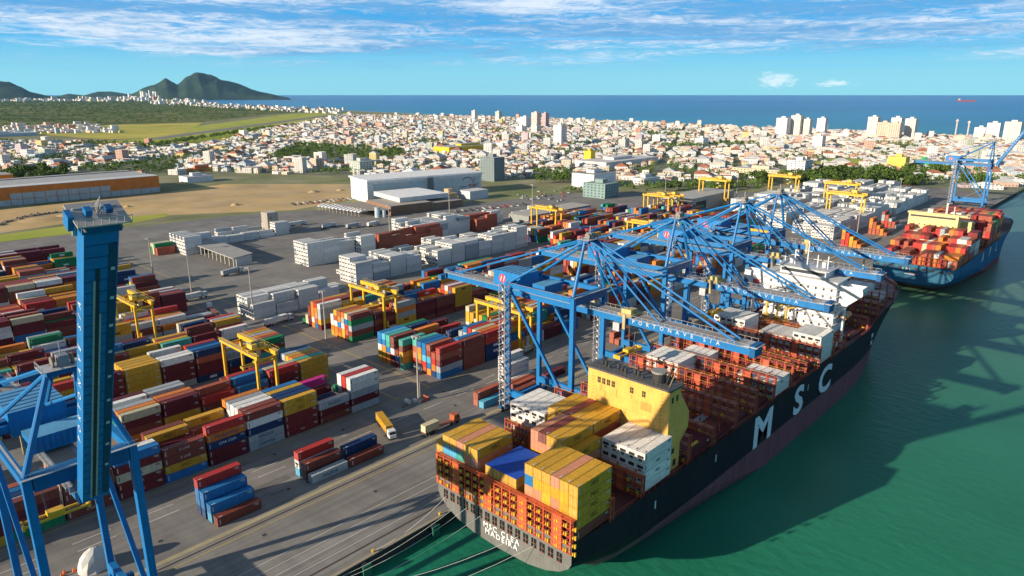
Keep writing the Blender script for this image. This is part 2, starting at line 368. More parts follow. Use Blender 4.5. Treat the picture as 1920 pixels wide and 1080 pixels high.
def door_mesh(cn, reefer):
    k = ('door', cn, reefer)
    if k in CM: return CM[k]
    c = C['yellow' if cn == 'tarp' else cn]
    b = MB(dim(c, 0.95)); b.box(0.0, 0.17, 0.13, 0.055, 1.20, CH-0.13); b.box(0.0, 1.24, 0.13, 0.055, CW-0.17, CH-0.13)
    if reefer:
        b.box(-0.02, 0.35, 1.0, 0.0, 2.1, 1.75, (0.03, 0.03, 0.035)); b.box(-0.03, 0.8, 0.25, 0.0, 1.7, 0.8, (0.05, 0.05, 0.055)); b.box(-0.025, 0.3, 1.95, 0.0, 2.1, 2.2, (0.55, 0.55, 0.55))
    else:
        for y in (0.42, 0.9, 1.54, 2.02): b.box(-0.04, y, 0.1, 0.0, y+0.05, CH-0.1, (0.45, 0.45, 0.45))
        b.box(-0.005, 1.198, 0.13, 0.0, 1.242, CH-0.13, (0.03, 0.03, 0.03))
    CM[k] = b.mesh('end_door', M_BOX); return CM[k]
ALL = []   # dicts for every container with an exposed face
def block(x0, y0, hts, colf, lab, z0=0.05, px=12.85, py=2.9, reefer=None, name=None, cat='container', grp=None):
    """hts: dict (bay,row)->height in tiers; bays run along +X, rows along +Y"""
    for (i, r), h in hts.items():
        for t in range(h):
            top = t == h-1; fy = hts.get((i, r-1), 0) <= t; fx = hts.get((i-1, r), 0) <= t
            if not (top or fy or fx): 
                continue
            cn = colf(i, r, t, h)
            x = x0+i*px; y = y0+r*py; z = z0+t*2.6
            d = Vector((x+6, y+1.2, z-H)); D = d.length
            fwd = x*math.cos(HEAD)+y*math.sin(HEAD); side = abs((x+6)*math.sin(HEAD)-(y+1)*math.cos(HEAD))
            vis = side < fwd*0.76+2 and (fwd*0.93+(H-z)*0.27 > 0) and (H-z) < fwd*0.82+4
            A = (top*CL*CW*abs(H-z)/D + fy*CL*CH*y/D*0.8 + fx*CW*CH*x/D)/D**2
            ALL.append(dict(x=x, y=y, z=z, c=cn, A=A if vis else 0, fy=fy, fx=fx, top=top, lab=lab(i, r, t, h), reef=bool(reefer and reefer(i, r, t, cn)), grp=grp, D=D))
PAL_L = ['maroon']*6+['darkred']*4+['brown']*5+['rust']*2+['red']*3+['yellow']*4+['orange']*2+['navy']*3+['blue']*2+['grey']*4+['white']*3+['green']*2+['teal', 'cream', 'pink']
PAL_R = ['maroon']*4+['darkred']*4+['brown']*4+['red']*5+['rust']*3+['yellow']*5+['orange']*6+['navy']*3+['blue']*4+['grey']*3+['white']*3+['green']*2+['teal']*2+['skyblue', 'cream', 'pink']
def rcol(pal, seed):
    def f(i, r, t, h):
        q = random.Random(hash((seed, i, r, t//2, 7)) & 0xffffff); return q.choice(pal)
    return f
def labyard(side, row0, flip):
    def f(i, r, t, h):
        bay = (-i+1) if flip else i+1
        return '{c} container, %s tier, %s bay %s of cross road, %s row from quay' % (ordw(t+1), ordw(max(1, bay)), side, ordw(min(79, row0+r+1)))
    return f
# left yard: bay 0 is the one beside the cross road, bays count leftwards (negative index)
LY = [198.5, 232.0, 265.5, 299.0, 332.5, 366.0, 399.5, 433.0, 466.5, 500.0]
XE = [0, 0, 0, 0, 0, 0, 0, 0, -1, -1]
OV = {}   # (band,bay,row) -> list of colours from the ground up
def ov(k, i, r, *cs): OV[(k, -i, r)] = list(cs)
ov(0,0,0,'grey','maroon','grey','white','white'); ov(0,0,1,'rust','rust','red','red','red'); ov(0,0,2,'brown','green','grey','white','white'); ov(0,0,3,'green','green','green'); ov(0,0,4); ov(0,0,5)
ov(0,1,0,'brown','maroon','grey'); ov(0,1,1,'navy','maroon'); ov(0,1,2,'grey','brown'); ov(0,1,3,'maroon','navy'); ov(0,1,4,'maroon','navy','maroon'); ov(0,1,5,'maroon','magenta','magenta','magenta')
ov(0,2,0,'darkred','darkred','darkred','yellow','yellow'); ov(0,2,1,'navy','navy','maroon','navy','navy'); ov(0,2,2,'navy','navy','blue','grey','navy'); ov(0,2,3,'brown','yellow','yellow','yellow','yellow'); ov(0,2,4,'navy','navy','navy','blue','blue'); ov(0,2,5,'maroon','maroon','maroon')
ov(0,3,0,'grey','grey','navy','white','brown'); ov(0,3,1,'brown','brown','brown','brown','brown'); ov(0,3,2,'white','white','white','white','white'); ov(0,3,3,'white','white','white','white','white'); ov(0,3,4,'white','white','white','white','grey'); ov(0,3,5,'orange','orange','orange','orange','orange')
ov(0,4,0,'maroon','maroon','navy','orange','red'); ov(0,4,1,'maroon','darkred','darkred'); ov(0,4,2,'brown','darkred','darkred'); ov(0,4,3,'brown','brown'); ov(0,4,4,'brown','brown','rust'); ov(0,4,5,'yellow','brown','yellow','yellow')
ov(0,5,0,'blue','yellow','brown','brown'); ov(0,5,1,'maroon','navy'); ov(0,5,2,'maroon','maroon','maroon'); ov(0,5,3,'maroon','maroon','maroon'); ov(0,5,4,'yellow','yellow','maroon','yellow'); ov(0,5,5,'brown','yellow','maroon','brown')
ov(0,6,0,'darkred','darkred','cream','darkred','blue'); ov(0,6,1,'orange','white','blue','navy','white'); ov(0,6,2,'brown','brown','orange','brown'); ov(0,6,3,'brown','rust','brown','rust'); ov(0,6,4,'brown','brown','rust'); ov(0,6,5,'maroon','brown')
ov(0,7,0,'brown','brown','brown','brown'); ov(0,7,1,'brown','brown','rust','white'); ov(0,8,0,'green','brown','maroon','brown'); ov(0,9,0,'yellow','maroon','maroon','brown'); ov(0,9,1,'orange','orange','brown','orange')
ov(1,0,0,'yellow','yellow','yellow','yellow'); ov(1,0,1,'brown','yellow','teal','teal'); ov(1,0,2,'yellow','brown','orange','orange'); ov(1,0,3,'brown','blue','yellow','yellow'); ov(1,0,4,'brown','grey','grey','grey'); ov(1,0,5,'navy','blue','navy','navy')
ov(1,1,0,'brown','maroon','darkred','red'); ov(1,1,1,'brown','cream','brown','cream'); ov(1,1,2,'brown','maroon','brown'); ov(1,1,3,'grey','grey','grey'); ov(1,1,4,'teal','blue','navy'); 
ov(1,2,0,'brown','red','blue'); ov(1,2,1,'brown','red','blue','blue'); ov(1,2,2,'brown','blue','red','red'); ov(1,2,3,'rust','rust','rust')
ov(1,3,0,'maroon','brown','red'); ov(1,3,1,'brown','red','red','rust')
ov(1,4,0,'brown','yellow','maroon','maroon'); ov(1,4,1,'brown','brown','maroon','rust'); ov(1,4,2,'orange','orange','orange','orange'); ov(1,4,3,'grey','grey')
ov(1,5,0,'orange','brown','maroon','cream'); ov(1,5,1,'orange','orange','red','orange'); ov(1,5,2,'yellow','grey','white','grey'); ov(1,5,3,'yellow','green')
for k_ in (6, 7, 8):
    for r_ in range(6): ov(1, k_, r_)
ov(2,0,0,'green','teal','brown','green'); ov(2,0,1,'brown','brown','rust','rust'); ov(2,0,2,'rust','orange','orange','orange'); ov(2,0,3,'grey','brown','grey','grey'); ov(2,0,4,'orange','orange','yellow','yellow'); ov(2,0,5,'orange','orange','orange','orange')
ov(2,1,0,'maroon','navy'); ov(2,1,1,'blue','blue','grey'); ov(2,1,2,'maroon','yellow','yellow')
ov(2,2,0,'navy','maroon','maroon','rust','navy'); ov(2,2,1,'navy','brown','red','blue','blue'); ov(2,2,2,'navy','navy','navy','navy','navy'); ov(2,2,3,'navy','maroon','red','red','red'); ov(2,2,4,'brown','maroon','yellow'); ov(2,2,5,'brown','brown')
ov(2,3,0,'grey','maroon','maroon','maroon','white'); ov(2,3,1,'maroon','maroon','maroon','maroon','white'); ov(2,3,2,'yellow','grey'); ov(2,3,3,'brown','brown','yellow')
for r_ in range(4): ov(2, 4, r_, 'brown', 'yellow', 'yellow', 'yellow', 'yellow')
ov(2,4,4,'brown','brown','maroon','cream'); ov(2,4,5,'brown','yellow','yellow')
ov(2,5,0,'maroon','maroon','darkred','darkred','maroon'); ov(2,5,1,'maroon','maroon','darkred','maroon'); ov(2,6,0,'maroon','maroon','maroon'); 
ov(3,2,0,'yellow','yellow','teal'); ov(3,2,1,'orange','yellow','yellow'); ov(3,2,2,'brown','brown','brown'); ov(3,3,0,'green','yellow'); ov(3,3,1,'green','green','yellow'); ov(3,1,0,'yellow','maroon','maroon'); ov(3,0,0,'navy','white','white'); ov(3,0,1,'maroon','brown','red')
ov(4,0,0,'grey','maroon'); ov(4,1,0,'grey','orange'); ov(4,2,0,'grey','brown'); ov(4,0,1,'grey','grey'); ov(4,1,1,'white','grey','white'); ov(4,2,1,'white','white','white')
for k, y0 in enumerate(LY):
    q = random.Random(100+k); hts = {}
    for i in range(-11, 1+XE[k]):
        bh = q.choice((2, 3, 3, 4, 4)) if k < 7 else q.choice((3, 4, 5))
        for r in range(6):
            o_ = OV.get((k, i, r))
            h = len(o_) if o_ is not None else max(0, min(5, bh+q.choice((-1, 0, 0, 0, 1))))
            if h: hts[(i, r)] = h
    f0 = rcol(PAL_L, 40+k)
    def cf(i, r, t, h, k=k, f0=f0):
        o_ = OV.get((k, i, r)); return o_[t] if o_ else f0(i, r, t, h)
    block(128.5, y0, hts, cf, labyard('left', 6*k, True), grp='containers stacked in the yard')
# right yard
OVR = {}
def ovr(k, i, r, *cs): OVR[(k, i, r)] = list(cs)
ovr(0,0,0,'blue','grey','darkred','rust','red'); ovr(0,0,1,'navy','orange','red','rust'); ovr(0,0,2,'orange','blue','skyblue','brown','rust'); ovr(0,0,3,'rust','red','skyblue','blue','blue'); ovr(0,0,4,'white','rust','yellow','orange','blue'); ovr(0,0,5,'grey','red','pink','rust','teal')
ovr(0,1,0,'brown','brown','brown','brown','brown'); ovr(0,1,1,'navy','navy','blue','darkred','blue'); ovr(0,1,2,'maroon','yellow','yellow'); ovr(0,1,3,'rust','grey','white')
ovr(0,2,0,'navy','navy','navy','red','red'); ovr(0,2,1,'navy','rust','orange','rust','orange'); ovr(0,2,2,'white','maroon','cream','cream','cream'); ovr(0,2,3,'rust','red','rust','red','red'); ovr(0,2,4,'blue','blue','grey','grey','blue')
ovr(1,0,0,'teal','yellow','yellow','brown','teal'); ovr(1,0,1,'maroon','blue','brown'); ovr(1,0,2,'brown','maroon','white','brown','brown'); ovr(1,0,3,'orange','orange','blue','teal','teal'); ovr(1,0,4,'orange','yellow','orange','blue','skyblue'); ovr(1,0,5,'yellow','yellow','white','blue','blue')
ovr(1,1,0,'maroon','brown','brown'); ovr(1,2,0,'navy','navy','navy','navy'); ovr(1,1,1,'rust','red','rust'); 
ovr(2,0,0,'green','brown','grey','green','brown'); ovr(2,0,1,'maroon','rust','red','blue','cream'); ovr(2,0,2,'yellow','yellow','white','grey','orange'); ovr(2,0,3,'orange','rust','blue','orange','rust'); ovr(2,0,4,'orange','orange','white','rust','yellow'); ovr(2,0,5,'yellow','orange','white','white')
ovr(2,1,0,'maroon','maroon','brown','maroon'); ovr(2,2,0,'yellow','yellow','grey','orange','grey'); ovr(2,3,0,'brown','maroon','darkred','maroon'); ovr(2,4,0,'brown','maroon','brown','brown'); ovr(2,5,0,'brown','yellow','yellow','yellow','yellow')
ovr(3,0,0,'maroon','yellow','grey','grey','white'); ovr(3,0,1,'blue','rust','pink','orange','red'); ovr(3,0,2,'orange','white','orange','orange','orange'); ovr(3,1,0,'yellow','yellow','yellow','yellow')
RB = [(198.5, 170.5, 0, 25, PAL_R, 6), (217.0, 166.5, 0, 25, PAL_R, 6), (260.8, 171.5, 0, 33, PAL_R, 6), (286.5, 171.5, 0, 31, PAL_R, 6)]
for k, (y0, x0, i0, i1, pal, nr) in enumerate(RB):
    q = random.Random(300+k); hts = {}
    for i in range(i0, i1):
        bh = q.choice((3, 4, 4, 5))
        if q.random() < 0.06: continue
        for r in range(nr):
            o_ = OVR.get((k, i, r)); h = len(o_) if o_ is not None else max(1, min(5, bh+q.choice((-2, -1, 0, 0, 0, 1))))
            hts[(i, r)] = h
    f0 = rcol(pal, 80+k)
    def cf(i, r, t, h, k=k, f0=f0):
        o_ = OVR.get((k, i, r)); return o_[t] if o_ else f0(i, r, t, h)
    block(x0, y0, hts, cf, labyard('right', 6*k, False), grp='containers stacked in the yard')
def simple(x0, y0, nb, nr, hmin, hmax, pal, seed, place, reef=True, miss=0.05, px=12.85, py=2.9, z0=0.05):
    q = random.Random(seed); hts = {}
    for i in range(nb):
        if q.random() < miss: continue
        bh = q.randint(hmin, hmax)
        for r in range(nr):
            hts[(i, r)] = max(1, min(hmax, bh+q.choice((-2, -1, -1, 0, 0, 0, 0) if seed < 14 or seed > 18 else (-1, 0, 0, 0, 0, 0, 0, 0))))
    f0 = rcol(pal, seed)
    block(x0, y0, hts, f0, lambda i, r, t, h: '{c} container %s, %s tier, %s along, %s back' % (place, ordw(t+1), ordw(i+1), ordw(r+1)),
          z0=z0, px=px, py=py, reefer=(lambda i, r, t, cn: cn in ('white', 'grey')) if reef else None, grp='containers stacked in the yard')
WP = ['white']*8+['grey']
simple(157, 325.5, 5, 6, 4, 6, WP, 1, 'in the nearest white block')
simple(171, 343.5, 4, 3, 1, 3, WP, 2, 'behind the nearest white block')
simple(232, 344.5, 12, 6, 4, 6, WP, 3, 'in the second white block')
simple(240, 364, 12, 5, 2, 4, WP, 4, 'behind the second white block')
simple(262, 386, 9, 4, 2, 3, WP, 31, 'in the low white rows mid yard', miss=0.15)
simple(470, 432, 3, 4, 2, 3, WP, 32, 'in the white group by the depot')
simple(237, 406, 3, 6, 5, 6, WP, 5, 'in the tall white block by the tarmac', px=12.3, miss=0)
simple(275, 400, 1, 7, 6, 6, WP, 6, 'in the tall white block by the tarmac', px=12.3, miss=0)
simple(296, 408, 5, 3, 5, 5, ['rust'], 7, 'in the long rust red block', reef=False, px=12.2, miss=0)
simple(335, 418, 5, 9, 5, 6, WP, 8, 'in the grey white block before the brick depot', px=12.2, miss=0)
simple(398, 412, 2, 5, 4, 5, ['rust'], 9, 'in the small rust red block', reef=False, px=12.2, miss=0)
simple(397, 430, 4, 5, 2, 4, WP, 10, 'in the far white block')
simple(400, 345, 17, 6, 2, 4, PAL_R, 11, 'in the far coloured block', reef=False)
simple(400, 320, 17, 6, 3, 4, PAL_R, 12, 'in the middle coloured block', reef=False)
simple(425, 385, 12, 5, 2, 3, PAL_R, 13, 'at the back of the yard', reef=False, miss=0.2)
simple(566, 184, 22, 6, 4, 5, WP, 14, 'in the far white quay block')
simple(575, 203, 22, 6, 4, 5, WP, 15, 'in the second far white block')
simple(590, 232, 26, 6, 4, 5, WP, 16, 'in the third far white block')
simple(620, 262, 24, 6, 4, 5, WP, 17, 'in the fourth far white block')
simple(640, 290, 18, 6, 3, 5, WP, 18, 'in the last white block')
simple(196, 500, 1, 9, 5, 5, WP, 19, 'in the white block by the open shed', px=12.3, miss=0)
simple(182, 514, 1, 4, 3, 4, ['green', 'rust', 'brown', 'cream'], 20, 'in the mixed stack by the open shed', reef=False, miss=0)
simple(212, 520, 6, 3, 2, 4, WP, 21, 'in the row behind the open shed')
simple(225, 540, 6, 2, 2, 3, WP, 22, 'in the back row behind the open shed')
simple(39, 524, 7, 6, 5, 5, ['maroon']*5+['white']*2+['darkred', 'grey'], 30, 'in the rearmost left block', reef=False, miss=0)
# isolated stacks on the apron side of the road
def manual(lst, place):
    d = {}
    for n_, (x, y, t, cn, nm) in enumerate(lst):
        ALL.append(dict(x=x, y=y, z=0.12+t*2.6, c=cn, A=1, fy=True, fx=True, top=True, lab='{c} container %s, %s' % (place, nm), reef=cn == 'white', grp=None, D=150))
manual([(64, 175.0, 0, 'navy', 'bottom of rear stack'), (64, 175.0, 1, 'blue', 'second tier of rear stack'), (64, 175.0, 2, 'blue', 'third tier of rear stack'), (64, 175.0, 3, 'red', 'top of rear stack'),
        (64, 172.1, 0, 'navy', 'bottom of second stack'), (64, 172.1, 1, 'blue', 'middle of second stack'), (64, 172.1, 2, 'blue', 'top of second stack'),
        (64.3, 169.2, 0, 'skyblue', 'bottom of third stack'), (64.3, 169.2, 1, 'blue', 'top of third stack'), (64.6, 166.3, 0, 'brown', 'alone at the front')], 'in the stepped pile nearest the quay')
manual([(92.6, 173.0, 0, 'skyblue', 'bottom of tall rear stack'), (92.6, 173.0, 1, 'white', 'middle of tall rear stack'), (92.6, 173.0, 2, 'red', 'top of tall rear stack'),
        (93, 169.8, 0, 'maroon', 'bottom of middle stack'), (93, 169.8, 1, 'brown', 'top of middle stack'), (93, 166.6, 0, 'grey', 'alone at front'),
        (106.3, 169.8, 0, 'navy', 'bottom of blue stack'), (106.3, 169.8, 1, 'navy', 'top of blue stack'), (106.3, 166.6, 0, 'brown', 'alone at front right')], 'in the second pile on the apron')
manual([(163, 166.4, 0, 'skyblue', 'bottom'), (163, 169.3, 0, 'rust', 'bottom'), (163, 169.3, 1, 'rust', 'top')], 'stack under the near gantry crane')
manual([(182, 168.4, 0, 'rust', 'near the legs'), (182, 171.3, 0, 'rust', 'behind the legs'), (198, 166.4, 0, 'maroon', 'further along'), (252, 169, 0, 'rust', 'far along'), (252, 171.9, 1, 'rust', 'far top'), (252, 171.9, 0, 'rust', 'far bottom')], 'lying under the quay cranes')
manual([(185.5, 178.4, t, 'white', '%s tier left' % ordw(t+1)) for t in range(4)]+[(185.5, 175.5, t, 'white', '%s tier right' % ordw(t+1)) for t in range(3)]+[(186, 172.6, 0, 'white', 'front low one')], 'white stack behind crane legs')
q = random.Random(9)
for (sx, sy, pal, nm) in ((612, 158, ['rust', 'orange', 'rust'], 'far stepped pile by the ship'), (655, 161, ['red', 'grey', 'rust'], 'farther stepped pile by the ship'), (548, 158, ['orange', 'red', 'yellow'], 'low stepped pile by the ship')):
    hts = {(0, r): 1+r for r in range(5)}
    block(sx, sy, hts, rcol(pal, sx), lambda i, r, t, h, nm=nm: '{c} container in the %s, %s tier, %s row' % (nm, ordw(t+1), ordw(r+1)), grp='containers in piles by the second ship')
# containers aboard the black ship
DZ = 18.3
def labship(bayn):
    return lambda i, r, t, h: '{c} container aboard black ship, %s tier, %s from waterside, %s' % (ordw(t+1), ordw(r+1), bayn)
def ship(x0, ys, hs, pal, bayn, seed, reef=False, z0=DZ, colf=None):
    hts = {(0, r): h for r, h in enumerate(hs) if h}
    block(x0, ys, hts, colf or rcol(pal, seed), labship(bayn), z0=z0, py=2.5, reefer=(lambda i, r, t, cn: cn == 'white') if (reef or seed == 3) else None, grp='containers aboard the black ship')
YP = ['yellow']*6+['pink']*3+['brown']
def cA(i, r, t, h):
    if r < 5: return 'brown' if t == 0 else ('yellow' if r == 0 or random.Random(r*9+t).random() < .6 else 'pink')
    if 6 <= r <= 10: return 'tarp' if t == h-1 else random.Random(r*7+t+3).choice(['yellow', 'yellow', 'orange', 'pink'])
    return random.Random(r*5+t*3+1).choice(['yellow', 'yellow', 'pink', 'yellow'] if t == h-1 else ['yellow', 'pink', 'skyblue', 'grey', 'teal', 'yellow', 'cream', 'pink', 'blue'])
ship(103.6, 78.0, [5]*6+[0, 3, 3, 3, 3]+[0, 4, 4, 4, 4, 4, 3], YP, 'sternmost bay', 1, colf=cA)
def cB(i, r, t, h): return random.Random(r*11+t*2+5).choice(['yellow', 'yellow', 'brown', 'pink', 'brown', 'yellow', 'rust'])
ship(116.9, 78.0, [0, 0, 0, 0, 0, 4, 5, 5, 5, 5]+[0]*8, YP, 'second bay', 2, colf=cB)
ship(129.3, 78.0, [4, 4, 4, 4, 4, 0, 5, 5, 5, 5, 5, 5], YP, 'bay before the yellow casing', 3, reef=False, colf=lambda i, r, t, h: 'white' if r < 5 else random.Random(r*13+t*3+5).choice(['yellow', 'yellow', 'brown', 'rust', 'yellow']))
ship(129.3, 109.0, [4]*5, ['white'], 'port side before the casing', 4, reef=True)
ship(190, 99.5, [0]*2+[2]*5, ['white'], 'port stack amidships', 5, reef=True, z0=DZ+3)
ship(203, 78.0, [2]*5, ['white'], 'low starboard stack amidships', 6, reef=True)
ship(203, 103.0, [2]*4, ['white'], 'middle stack under the boom', 7, reef=True, z0=DZ+1)
ship(241, 78.0, [4, 4, 4, 4]+[3]*5, ['white'], 'tall starboard stack by bridge', 8, reef=True)
ship(241, 101, [0]*2+[4]*5, ['white'], 'port stack by the second crane', 9, reef=True)
ship(318, 82.0, [2]*2+[3]*4, ['white'], 'foredeck stack', 10, reef=True, z0=DZ+3)
ship(318, 98, [0]*1+[2]*6, ['maroon', 'rust', 'brown', 'grey'], 'foredeck port stack', 11, z0=DZ+2)
ship(150, 78, [1]*5, ['maroon'], 'low bay ahead of casing', 12); ship(164.5, 78, [1]*4, ['maroon', 'grey', 'brown'], 'second bay ahead of casing', 13, z0=DZ-1.5)
# aboard the blue ship
def labs2(n): return lambda i, r, t, h: '{c} container aboard blue ship, %s tier, %s row, %s bay' % (ordw(t+1), ordw(r+1), n)
q = random.Random(77)
P2S = ['red']*5+['rust']*9+['orange']*3+['darkred']*4+['white', 'grey', 'green', 'cream']
for k in range(12):
    if k in (4, 5): continue
    x = 455+k*14.3; n_ = 16 if k < 9 else 13-2*(k-9); y0 = 78.5 if k < 9 else 98-n_*1.25
    hh = [3, 4, 5, 6, 0, 0, 6, 7, 7, 7, 6, 4][k]
    hts = {(0, r): max(1, hh+q.choice((0, 0, 0, 0, -1))) for r in range(n_)}
    block(x, y0, hts, rcol(P2S, 500+k), labs2(ordw(k+1)), z0=13.5, py=2.5, grp='containers aboard the blue ship')

vis = sorted([a for a in ALL if a['A'] > 0], key=lambda a: -a['A'])
chosen = set(id(a) for a in vis[:300])
stuff = MB()
for a in ALL:
    nm = 'refrigerated_container' if a['reef'] else 'shipping_container'
    if id(a) in chosen:
        o = link(nm, box_mesh(a['c']), None, (a['x'], a['y'], a['z']))
        tag(o, a['lab'].replace('{c}', CN[a['c']]), 'container', a['grp'] or 'containers on the quay apron')
        if a['fx']: link('cooling_unit' if a['reef'] else 'end_door', door_mesh(a['c'], a['reef']), o)
        br = BRAND.get(a['c'])
        if a['fy'] and br and br[0] and a['D'] < 260 and not (a['c'] in ('brown', 'darkred', 'white', 'navy', 'red') and random.Random(int(a['x']*7+a['z']*3+a['y'])).random() < 0.72):
            body, sz, cc = br
            if a['c'] == 'green' and a['x'] < 45: body, sz = 'CAPITAL', 1.8
            t_ = link('lettering', text_mesh(body, sz, cc), o, (CL/2, -0.02, 1.3))
    else:
        c = C[a['c']]; x, y, z = a['x'], a['y'], a['z']
        j = (0.78 if a['c'] == 'white' else 0.86)+0.26*random.Random(int(x*31+y*17+z*7)).random(); c = dim(c, j)
        ce = dim(C['yellow'], j) if a['c'] == 'tarp' else c
        stuff.box(x, y, z, x+CL, y+CW, z+CH, ce, dim(c, 0.97), bottom=False)
        if a['fx'] and a['reef'] and a['D'] < 700: stuff.box(x-0.03, y+0.4, z+0.9, x, y+2.0, z+1.8, (0.03, 0.03, 0.035), bottom=False)
        if a['fy'] and a['c'] in ('yellow', 'navy', 'green', 'red') and random.Random(int(x*3+z*5)).random() < .35 and a['D'] < 600:
            cc = BRAND[a['c']][2]; stuff.box(x+4.6, y-0.02, z+0.8, x+7.4, y, z+1.8, cc, bottom=False)
tag(stuff.build('container_stacks', M_BOX), 'thousands of further stacked containers of every colour across the terminal', 'container', kind='stuff')

# ------------------------------------------------------------------ ship to shore cranes
def sts(x, label, pitch=0.0, tower=True, group='ship to shore cranes along the quay'):
    g = thing('quay_crane', label, 'crane', (x, 131.5, 0.1), 0, group)
    G_ = 28.5; HX = 8.4; TZ = 47.5
    for sx in (-1, 1):
        for y, wd in ((0, 1.6), (G_, 1.5)):
            MB(CRANE).box(sx*HX-wd/2*0.85, y-wd/2, 2.6, sx*HX+wd/2*0.85, y+wd/2, TZ).build('leg', parent=g)
        b = MB(CRANE).box(sx*HX-0.7, 0.9, 5.6, sx*HX+0.7, G_-0.8, 8.0); b.build('sill_beam', parent=g)
        MB(CRANE).beam((sx*HX, G_-0.6, TZ-2.2), (sx*HX, 0.9, 9.5), 0.9).build('diagonal_brace', parent=g)
        b = MB(CRANE).box(sx*HX-0.6, 0.95, TZ-1.6, sx*HX+0.6, G_-0.85, TZ); b.build('upper_beam', parent=g)
        for y in (0, G_):
            w_ = MB(CRANE_D).box(sx*HX-4.2, y-0.7, 1.3, sx*HX+4.2, y+0.7, 2.6)
            for k in range(8):
                cx = sx*HX-3.7+k*1.06; w_.tube((cx, y-0.3, 0.55), (cx, y+0.3, 0.55), 0.5, 10, (0.06, 0.06, 0.06))
            w_.box(sx*HX-4, y-0.45, 0.9, sx*HX-0.3, y+0.45, 1.3, YEL); w_.box(sx*HX+0.3, y-0.45, 0.9, sx*HX+4, y+0.45, 1.3, YEL)
            w_.build('bogie', parent=g)
    for y in (0, G_):
        MB(CRANE_D).box(-HX+0.85, y-0.85, TZ-2.6, HX-0.85, y+0.85, TZ+0.3).build('portal_beam', parent=g)
        MB(CRANE).box(-HX+0.85, y-0.6, 2.65, HX-0.85, y+0.6, 4.4).build('tie_beam', parent=g)
    # fixed girder with walkway
    b = MB(CRANE).box(-2.0, -3.0, 41.0, -0.9, 68, 43.6).box(0.9, -3.0, 41.0, 2.0, 68, 43.6)
    for k in range(13): b.box(-0.9, -2+k*5.6, 41.6, 0.9, -1.3+k*5.6, 43.2)
    b.box(-2, 67, 40.8, 2, 68.6, 44.0, CRANE_D); b.build('girder', parent=g)
    b = MB(GAL).box(-3.1, -3, 43.4, -2.05, 68, 43.5).box(2.05, -3, 43.4, 3.1, 68, 43.5)
    for s in (-1, 1):
        b.box(s*3.06-0.03, -3, 44.45, s*3.06+0.03, 68, 44.52, (0.5, 0.5, 0.48)); b.box(s*3.06-0.03, -3, 43.95, s*3.06+0.03, 68, 44.0, (0.5, 0.5, 0.48))
        for k in range(36): b.box(s*3.06-0.04, -3+k*2, 43.5, s*3.06+0.04, -2.92+k*2, 44.5)
    b.box(-2.0, -3, 43.62, 2.0, 60, 43.68, (0.32, 0.27, 0.22)); b.build('walkway', parent=g)
    for y in (1.8, G_-1.8):
        b = MB(CRANE)
        for s in (-1, 1): b.box(s*1.5-0.4, y-0.5, 43.7, s*1.5+0.4, y+0.5, TZ-1.7)
        b.box(-HX+0.8, y-0.5, TZ-1.65, HX-0.8, y+0.5, TZ-0.2); b.build('hanger_frame', parent=g)
    # hinged boom, modelled along -Y from the hinge
    bo = link('boom', None, g, (0, -3.4, 43.6)); bo.rotation_euler = (-pitch, 0, 0)
    b = MB(CRANE); LB = 53.0 if pitch < 0.5 else 56.5
    solid = pitch > 0.5
    if solid: b.box(-2.1, -LB, -2.6, 2.1, 0, 0)
    else:
        b.box(-2.0, -LB, -2.6, -0.8, 0, 0); b.box(0.8, -LB, -2.6, 2.0, 0, 0)
        for k in range(11): b.box(-0.8, -LB+k*5, -2.2, 0.8, -LB+1.2+k*5, -0.4)
    b.box(-2.4, -LB-1.6, -2.9, 2.4, -LB, 0.5, CRANE_D); b.box(-2.6, -LB-2.2, -0.1, 2.6, -LB+2.0, 0.15, GAL)
    b.build('boom_girder', parent=bo)
    b = MB(GAL)
    for s in (-1, 1):
        b.box(s*2.75-0.5, -LB, -0.15, s*2.75+0.5, 0, -0.05)
        b.box(s*3.2-0.03, -LB, 0.9, s*3.2+0.03, 0, 0.97)
        for k in range(27): b.box(s*3.2-0.04, -LB+k*2, -0.05, s*3.2+0.04, -LB+0.08+k*2, 0.95)
    b.box(-1.9, -LB, 0.02, 1.9, -1, 0.07, (0.33, 0.27, 0.22))
    if solid:
        b = MB((0.42, 0.40, 0.38)); b.box(-0.95, -LB+8, -2.78, -0.70, -1, -2.62); b.box(-0.15, -LB+14, -2.78, 0.10, -1, -2.62); b.box(-0.68, -LB+6, -2.72, -0.17, -1, -2.62, (0.03, 0.04, 0.06)); b.box(0.9, -LB+2, -2.70, 1.9, -1, -2.62, (0.012, 0.06, 0.14))
        for k in range(27): b.box(-2.05, -LB+2+k*2, -2.66, 2.05, -LB+2.12+k*2, -2.61, (0.008, 0.08, 0.22))
        for k in range(9): b.box(1.2, -LB+6+k*5.2, -2.75, 1.7, -LB+6.5+k*5.2, -2.62, (0.6, 0.6, 0.6))
        for s in (-1, 1):
            b.box(s*2.2-0.1, -LB-1, -3.6, s*2.2+0.1, -LB-0.9, 0.8); 
        b.box(-3.2, -LB-2.0, -3.9, 3.2, -LB-1.8, 1.4); 
        for k in range(8):
            b.box(-3.2+k*0.9, -LB-3.1, -3.95, -3.12+k*0.9, -LB-2.0, -3.87)
        b.box(-3.2, -LB-3.1, -3.95, 3.2, -LB-3.0, -3.87); b.box(-1.7, -LB-3.0, -2.0, -0.9, -LB-2.2, -0.9, CRANE); b.box(0.8, -LB-2.9, -1.8, 1.6, -LB-2.2, -0.7, CRANE_D); b.box(-3.7, -LB-2.3, -2.0, -3.0, -LB-0.2, -0.2, CRANE)
        for k in range(5): b.tube((-0.2, -LB-1.2-k*0.01, -2.0+k*0.5), (0.25, -LB-4.4+abs(k-2)*0.7, -2.0+k*0.5), 0.07, 5)
